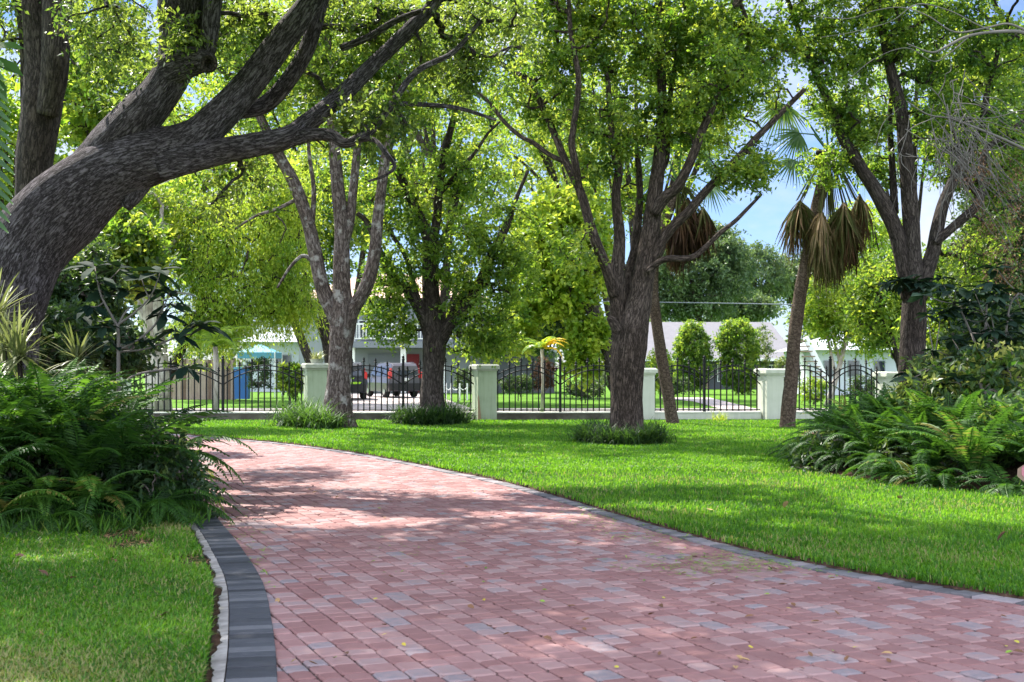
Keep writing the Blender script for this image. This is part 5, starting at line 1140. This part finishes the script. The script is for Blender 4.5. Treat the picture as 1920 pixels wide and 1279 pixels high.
# garden things at the far left
root = thing('wooden_fence', 'weathered brown plank fence beyond the left iron fence panel', 'fence', P(385, 745, 62) * [1, 1, 0])
mb = MB(); rg = np.random.default_rng(9)
for x in np.arange(318, 440, 5.2): pbox(mb, x, 672 + rg.uniform(0, 3), x + 4.9, 750, 62, .05, rg.uniform(0, 1))
mb.obj('plank_panel', M['wood'], root); mb = MB(); pbox(mb, 318, 685, 440, 688, 62.06, .06); pbox(mb, 318, 730, 440, 733, 62.06, .06); mb.obj('rail', M['wood'], root)
root = thing('storage_bin', 'tall blue bin standing beside the clipped dark hedge', 'bin', P(452, 740, 60) * [1, 1, 0])
b = P(452, 690 + F * EYE / 60, 60); mb = MB(); box(mb, b + [0, .3, .75], (.62, .6, 1.42), 0, .5, 1.06); mb.obj('body', M['blue'], root); mb = MB(); box(mb, b + [0, .3, 1.5], (.72, .7, .09), 0, .6, .9); mb.obj('lid', M['turquoise'], root)
root = thing('canopy_tent', 'turquoise garden canopy on thin legs left of the plant topped pillar', 'canopy', P(490, 742, 66) * [1, 1, 0])
D4 = 66; z0, z1, z2 = P(0, 672, D4)[2], P(0, 661, D4)[2], P(0, 645, D4)[2]; xa, xb = P(452, 0, D4)[0], P(522, 0, D4)[0]
mb = MB(); mb.add([[xa, D4 - 1, z1], [xb, D4 - 1, z1], [xb, D4 + 1, z1], [xa, D4 + 1, z1], [(xa + xb) / 2, D4, z2]], t=[[0, 1, 4], [1, 2, 4], [2, 3, 4], [3, 0, 4]])
for q in ([0, 1], [1, 2], [2, 3], [3, 0]):
    c4 = [(xa, D4 - 1), (xb, D4 - 1), (xb, D4 + 1), (xa, D4 + 1)]; (ax, ay), (bx, by) = c4[q[0]], c4[q[1]]; mb.add([[ax, ay, z1], [bx, by, z1], [bx, by, z0], [ax, ay, z0]], q=[[0, 1, 2, 3]])
mb.obj('roof', M['turquoise'], root)
for (x, y) in [(xa, D4 - 1), (xb, D4 - 1), (xb, D4 + 1), (xa, D4 + 1)]:
    mb = MB(); tube(mb, [[x, y, 0], [x, y, z1]], [.03, .03], 6); mb.obj('leg', M['white_paint'], root)
h5 = thing('house', 'small white building glimpsed behind the turquoise canopy', 'house', P(500, 740, 84) * [1, 1, 0])
mb = MB(); pbox(mb, 455, 640, 590, 735, 82, 6); mb.obj('wall', M['wall_white'], h5)
mb = MB(); a, b = P(445, 641, 81), P(600, 641, 81); mb.add([[a[0], 81, a[2]], [b[0], 81, a[2]], [b[0], 89, a[2]], [a[0], 89, a[2]], [a[0] + 2, 85, a[2] + 1.2], [b[0] - 2, 85, a[2] + 1.2]], q=[[0, 1, 5, 4], [2, 3, 4, 5]], t=[[1, 2, 5], [3, 0, 4]], ng=[[3, 2, 1, 0]]); mb.obj('roof', M['wall_white'], h5)
f = ppart('window', M['wall_light'], h5, 520, 665, 545, 700, 81.92, .06); mb = MB(); pbox(mb, 521.5, 666.5, 543.5, 698.5, 81.9, .03); sub(mb, 'pane', M['glass'], f, h5.location[:])

# hedges and shrubs beyond the fence
def hedge(label, px0, px1, py0, py1, d, mat, seed, n, L=.1, box_=True, name='hedge', cat='hedge', tlo=0, thi=1, depth=1.2, r=.22):
    rg = np.random.default_rng(seed); a, b = P(px0, py1, d), P(px1, py0, d); a[2] = max(a[2], .1); c = (a + b) / 2; c[1] = d; h = np.array([(b[0] - a[0]) / 2, depth / 2, (b[2] - a[2]) / 2])
    v = rg.uniform(-1, 1, (n, 3)); v = v / np.maximum(np.max(np.abs(v), 1, keepdims=True), .01) * rg.uniform(.75, 1, (n, 1)) if box_ else rdir(n, 0, rg) * rg.uniform(.6, 1, (n, 1))
    return shrub(name, label, cat, c + v * h, c * [1, 1, 0], mat, seed, L, L * .5, r, 5, 7, 0, tlo, thi)
hedge('dark boxy clipped hedge standing on the far lawn right of the blue bin', 466, 503, 674, 725, 58, M['leaf_dark'], 601, 90)
hedge('low dark rounded hedge behind the centre iron fence panel', 935, 1008, 702, 736, 58, M['leaf_dark'], 602, 100, box_=False)
hedge('dark shrub behind the right half of the centre fence panel', 1055, 1140, 712, 745, 54, M['leaf_dark'], 603, 90, box_=False)
hedge('dark bushy shrub left of the many stemmed tree behind the fence', 1090, 1150, 690, 740, 60, M['leaf_far'], 604, 60, box_=False)
hedge('tall rounded shrub left of the bungalow door with a brownish middle', 1262, 1334, 604, 740, 74, M['leaf_mid'], 605, 420, .17, False, 'rounded_shrub', 'shrub', 0, .8, 2.0, .3)
hedge('tall rounded bright shrub in front of the bungalow roof', 1344, 1422, 595, 705, 74, M['leaf_mid'], 606, 400, .17, False, 'rounded_shrub', 'shrub', 0, .8, 2.2, .3)
hedge('green creeper covered bush under the tall rounded bright shrub', 1356, 1424, 680, 742, 73, M['leaf_mid'], 607, 180, .16, False, 'rounded_shrub', 'shrub', 0, .8, 1.6, .3)
hedge('bronze tinted shrub to the right of the rounded bright shrub', 1412, 1450, 610, 690, 75, M['leaf_varieg'], 608, 60, .13, False, 'rounded_shrub', 'shrub', .2, .7, 1.6, .3)
hedge('leafy light green shrub beside the half hidden pillar', 1212, 1262, 652, 735, 60, M['leaf_bright'], 609, 80, .14, False, 'garden_shrub', 'shrub', 0, 1, 1.4, .3)
hedge('dark hedge along the front of the bungalow behind the slim palm', 1220, 1300, 705, 740, 70, M['leaf_dark'], 610, 90, .12, False)
hedge('light green rounded bush behind the fence right of the leaning palm', 1500, 1552, 708, 755, 52, M['leaf_bright'], 611, 70, .1, False, 'garden_shrub', 'shrub', .1, .8)
hedge('dark rounded bush in front of the white house', 1590, 1650, 702, 752, 52, M['leaf_dark'], 612, 80, .1, False, 'garden_shrub', 'shrub')
hedge('yellow green croton bush beside the leaning palm', 1450, 1500, 668, 720, 60, M['leaf_varieg'], 613, 60, .13, False, 'garden_shrub', 'shrub', .2, 1)
hedge('dark shrub behind the white chain posts', 850, 900, 690, 738, 62, M['leaf_dark'], 614, 60, .12, False, 'garden_shrub', 'shrub')
hedge('feathery green shrub left of the plant topped pillar', 524, 566, 680, 745, 50, M['leaf_mid'], 615, 60, .2, False, 'garden_shrub', 'shrub', 0, 1)
hedge('red brown croton bush behind the centre fence post', 1000, 1036, 672, 735, 52, M['dry_leaf'], 616, 50, .14, False, 'croton_bush', 'shrub', 0, .5)

# young palms beyond the fence
def young_palm(label, px, top_py, d, n, L, mat, seed, tw=10, pl=.28, gold=0):
    rg = np.random.default_rng(seed); b = np.array([P(px, 0, d)[0], d, 0.]); t = P(px, top_py, d); root = thing('young_palm', label, 'palm tree', b)
    mb = MB(); tube(mb, np.array([b, (b + t) / 2 + [.04, 0, 0], t]), np.array([1.2, .9, .8]) * W(tw, d) / 2, 8, .04, lump=6); mb.obj('trunk', M['bark_pale'], root, smooth=True)
    for k in range(n):
        mb = MB(); stt = MB(); az = k / n * 6.283 + rg.uniform(-.3, .3); gf = gold and k < gold
        feather(mb, t, az if not gf else rg.uniform(-.5, .3), rg.uniform(.5, 1.3), L * rg.uniform(.8, 1.1), rg.uniform(1.2, 2.2), 24, pl, .55 if not gf else .7, rg, w=.05, vdroop=.35, mb_st=stt)
        m = M['palm_gold'] if gf else mat; f = mb.obj('frond', m, root); sub(stt, 'frond_stalk', M['palm_green'], f, root.location[:])
young_palm('young palm with arching green fronds behind the left fence post', 404, 650, 40, 15, 1.7, M['leaf_bright'], 701, 12)
young_palm('slim young palm with golden orange fronds behind the centre fence panel', 1016, 655, 39, 9, .95, M['leaf_bright'], 702, 7, .2, 4)

# chain posts
root = thing('chain_barrier', 'white posts joined by a chain on the far grass right of the forking tree', 'barrier', P(860, 735, 60) * [1, 1, 0])
xs = [836, 846, 862, 876]; tops = []
for x in xs:
    b = P(x, 690 + F * EYE / 60, 60); mb = MB(); box(mb, b + [0, 0, .38], (.07, .07, .8)); mb.obj('post', M['white_paint'], root); tops.append(b + [0, 0, .62])
mb = MB()
for a, b in zip(tops[:-1], tops[1:]):
    t = np.linspace(0, 1, 9)[:, None]; tube(mb, a + (b - a) * t - np.array([0, 0, 1]) * .15 * (1 - (2 * t - 1) ** 2), np.full(9, .02), 5, 0)
mb.obj('chain', M['white_paint'], root)
# overhead cable
mb = MB(); t = np.linspace(0, 1, 40); pts = np.array([P(-600 + 3400 * s, 545 + 40 * s + (-28 * (1 - (2 * s - 1) ** 2) + 28), 60) for s in t]); tube(mb, pts, np.full(40, .024), 5, 0)
o_ = mb.obj('overhead_cable', M['wall_grey'], None, origin=pts[20]); tag(o_, 'thin pale utility cable crossing the view behind the palms', 'cable')

# ------------------------------------------------------------------ parked cars
M['car_grey'] = plain('car_grey', [(0, (.07, .065, .08)), (1, (.1, .095, .115))], 2, .2, .4, .4, None, .15, coat=.25)
M['car_dark'] = plain('car_dark', [(0, (.02, .025, .035)), (1, (.035, .04, .05))], 2, .2, .4, .4, None, .1, coat=.25)
M['tyre'] = plain('tyre', [(0, (.01, .01, .01)), (1, (.025, .025, .025))], 5, .2, .9)
M['rim'] = plain('rim', [(0, (.4, .4, .42)), (1, (.55, .55, .57))], 4, .2, .35, .5, None, .9)
M['tail'] = plain('tail', [(0, (.5, .012, .015)), (1, (.6, .03, .03))], 4, .2, .25, .6)
M['lime'] = plain('lime', [(0, (.3, .6, .02)), (1, (.4, .7, .05))], 4, .2, .4)
M['plastic'] = plain('plastic', [(0, (.015, .015, .016)), (1, (.03, .03, .032))], 8, .2, .7)
M['plate'] = plain('plate', [(0, (.6, .62, .62)), (1, (.7, .72, .72))], 8, .2, .5)
def car(label, loc, yaw, paint, lime=False):
    """local frame: y forward, x right; built about the ground centre"""
    root = thing('parked_car', label, 'car', loc); ca, sa = math.cos(yaw), math.sin(yaw)
    def put(mb):
        mb.v = [np.stack([v[:, 0] * ca - v[:, 1] * sa, v[:, 0] * sa + v[:, 1] * ca, v[:, 2]], 1) + np.asarray(loc) for v in mb.v]; return mb
    def loft(mb, secs):                                           # cross sections along y: (y, half width bottom, half width top, z0, z1)
        V = []
        for (y, wb, wm, wt, z0, zm, z1) in secs: V += [[-wb, y, z0], [-wm, y, zm], [-wt, y, z1], [wt, y, z1], [wm, y, zm], [wb, y, z0]]
        n = len(secs); q = [[k * 6 + j, k * 6 + (j + 1) % 6, (k + 1) * 6 + (j + 1) % 6, (k + 1) * 6 + j] for k in range(n - 1) for j in range(6)]
        mb.add(V, q=q, ng=[list(range(6)), list(range((n - 1) * 6, n * 6))[::-1]])
    mb = MB()
    loft(mb, [(-2.2, .78, .86, .80, .42, .75, 1.0), (-2.1, .84, .92, .86, .32, .72, 1.05), (-1.2, .88, .93, .86, .3, .75, 1.06), (.9, .88, .93, .85, .3, .75, 1.04), (1.25, .86, .92, .8, .3, .72, 1.0), (2.1, .82, .86, .68, .32, .66, .86), (2.28, .7, .74, .6, .42, .62, .78)])
    loft(mb, [(-2.14, .8, .76, .62, 1.0, 1.3, 1.6), (-1.95, .82, .76, .64, 1.0, 1.4, 1.72), (-1.0, .84, .78, .66, 1.03, 1.4, 1.76), (.2, .84, .78, .64, 1.03, 1.4, 1.72), (.65, .82, .77, .6, 1.02, 1.32, 1.6), (1.3, .78, .76, .7, .98, 1.0, 1.02)])
    for s in (-1, 1): box(mb, (s * .63, -.9, 1.775), (.05, 1.6, .03))
    o = put(mb).obj('body', paint, root); bv = o.modifiers.new('bevel', 'BEVEL'); bv.width = .05; bv.segments = 3; bv.limit_method = 'ANGLE'
    mb = MB(); mb.add([[-.64, -2.165, 1.14], [.64, -2.165, 1.14], [.58, -2.06, 1.6], [-.58, -2.06, 1.6]], q=[[0, 1, 2, 3]]); mb.v[0][:, 1] -= .03; put(mb).obj('rear_window', M['glass'], root)
    for s in (-1, 1):
        for (y0, y1, y2, y3) in [(-1.85, -1.1, -1.15, -1.75), (-1.0, -.1, -.15, -1.0), (0, .95, .5, 0)]:
            mb = MB(); mb.add([[s * .87, y0, 1.1], [s * .87, y1, 1.1], [s * .745, y2, 1.58], [s * .745, y3, 1.58]], q=[[0, 1, 2, 3] if s > 0 else [3, 2, 1, 0]]); put(mb).obj('side_window', M['glass'], root)
        mb = MB(); box(mb, (s * .80, -2.1, 1.14), (.17, .2, .34)); box(mb, (s * .75, -2.1, 1.4), (.08, .14, .18)); put(mb).obj('tail_light', M['tail'], root)
        mb = MB(); box(mb, (s * 1.0, .78, 1.12), (.2, .12, .16)); put(mb).obj('mirror', M['plastic'], root)
        for y in (-1.35, 1.35):
            w = MB(); th = np.linspace(0, 2 * math.pi, 24, endpoint=False)
            def ring(x, r): return np.stack([np.full(24, x), y + r * np.cos(th), .36 + r * np.sin(th)], 1)
            prof = [(.60, .2), (.62, .33), (.66, .36), (.82, .36), (.87, .33), (.88, .22)]
            V = np.concatenate([ring(s * x, r) for x, r in prof]); q = [[k * 24 + j, k * 24 + (j + 1) % 24, (k + 1) * 24 + (j + 1) % 24, (k + 1) * 24 + j] for k in range(5) for j in range(24)]
            w.add(V, q=q); wo_ = put(w).obj('wheel', M['tyre'], root, smooth=True)
            r_ = MB(); V = np.concatenate([ring(s * .87, .22), ring(s * .885, .06)]); r_.add(V, q=[[j, (j + 1) % 24, 24 + (j + 1) % 24, 24 + j] for j in range(24)], ng=[list(range(24, 48))]); sub(put(r_), 'rim', M['rim'], wo_, root.location[:])
    mb = MB(); box(mb, (0, -2.24, .56), (1.66, .14, .34)); put(mb).obj('bumper', M['plastic'], root)
    mb = MB(); box(mb, (0, -2.235, .92), (.34, .03, .16)); put(mb).obj('number_plate', M['plate'], root)
    if lime:
        mb = MB()
        for s in (-1, 1):
            for k in range(4):
                y = -2.0 + k * 1.0; mb.add([[s * .94, y, .5], [s * .94, y + .5, .5], [s * .945, y + .5, .74], [s * .945, y, .74]], q=[[0, 1, 2, 3]]); mb.add([[s * .94, y + .5, .76], [s * .94, y + 1.0, .76], [s * .885, y + 1.0, 1.0], [s * .885, y + .5, 1.0]], q=[[0, 1, 2, 3]])
        mb.add([[-.6, -2.245, .78], [0, -2.245, .78], [.3, -2.245, 1.04], [-.4, -2.245, 1.04]], q=[[0, 1, 2, 3]])
        mb.add([[.0, -2.245, .74], [.55, -2.245, .74], [.62, -2.245, .84], [.1, -2.245, .84]], q=[[0, 1, 2, 3]])
        put(mb).obj('lime_stripe', M['lime'], root)
    return root
cpt = P(734, 690, 66.5); cpt[2] = 0
car('dark grey sport utility vehicle parked on the pale drive with its red tail lights showing', cpt, math.radians(24), M['car_grey'])
cpt = P(652, 690, 62.5); cpt[2] = 0
car('dark car with lime green rear panels parked just right of the grey trunk', cpt, math.radians(8), M['car_dark'], True)

# ------------------------------------------------------------------ fallen leaves and small things
rg = np.random.default_rng(91)
def fl_mesh(seed, mat, L):
    r2 = np.random.default_rng(seed); mb = MB(); broad(mb, np.zeros((1, 3)) + [0, 0, .006], np.array([[1, 0, .12]]), np.array([[0, .2, 1.]]), L, L * .5, [r2.uniform(0, 1)], r2.uniform(-.25, .3), r2.uniform(.05, .3)); me = mb.mesh('fallen_leaf'); me.materials.append(mat); return me
kinds = [('dry_leaf', 'brown curled dry leaf lying on the red brick driveway', 'brown fallen leaves on the driveway', 60), ('yellow_leaf', 'yellow fallen leaf lying on the red brick driveway', 'yellow fallen leaves on the driveway', 16), ('green_leaf', 'green fallen leaf lying on the red brick driveway', 'green fallen leaves on the driveway', 14)]
for m, lab, grp, n in kinds:
    ms = [fl_mesh(i * 7 + n, M[m], rg.uniform(.035, .065)) for i in range(5)]; k = 0
    while k < n:
        d = 6.3 * (17 / 6.3) ** rg.uniform(0, 1); x = rg.uniform(-.2, .42) * d
        if not inside(DRIVE, np.array([x]), np.array([d]))[0]: continue
        o = bpy.data.objects.new('fallen_leaf', ms[rg.integers(5)]); COL.objects.link(o); o.location = (x, d, .004); o.rotation_euler = (rg.normal(0, .25), rg.normal(0, .15), rg.uniform(0, 6.28)); tag(o, lab, 'leaf', grp); k += 1
ms = [fl_mesh(i * 5 + 3, M['dry_leaf'], .1) for i in range(4)]
for (px, py) in [(90, 1100), (125, 1105), (48, 1062), (185, 1120), (275, 1235), (75, 1210), (300, 1180), (210, 1065)]:
    q = G(px, py); o = bpy.data.objects.new('fallen_leaf', ms[rg.integers(4)]); COL.objects.link(o); o.location = (q[0], q[1], .065); o.rotation_euler = (rg.normal(0, .3), rg.normal(0, .3), rg.uniform(0, 6)); tag(o, 'brown dry leaf lying in the near grass patch left of the dark border', 'leaf', 'dry leaves in the near grass')
ms = [fl_mesh(i * 5 + 31, M['dry_leaf'], .12) for i in range(4)]
for (px, py) in [(1332, 970), (1470, 968), (1010, 885), (1690, 950), (1870, 1035)]:
    q = G(px, py); o = bpy.data.objects.new('fallen_leaf', ms[rg.integers(4)]); COL.objects.link(o); o.location = (q[0], q[1], .08); o.rotation_euler = (rg.normal(0, .3), rg.normal(0, .3), rg.uniform(0, 6)); tag(o, 'brown dry leaf lying on the broad lawn right of the driveway', 'leaf', 'dry leaves on the broad lawn')
q = G(275, 1158); root = thing('sprinkler_head', 'small round sprinkler cap sunk in the near grass', 'sprinkler', q)
mb = MB(); lathe(mb, q, [(.035, 0), (.038, .03), (.03, .042), (.004, .044)], 14); mb.obj('body', M['plastic'], root); mb = MB(); lathe(mb, q + [0, 0, .044], [(.018, 0), (.016, .008), (.002, .01)], 10); mb.obj('nozzle', M['cap_grey'], root)
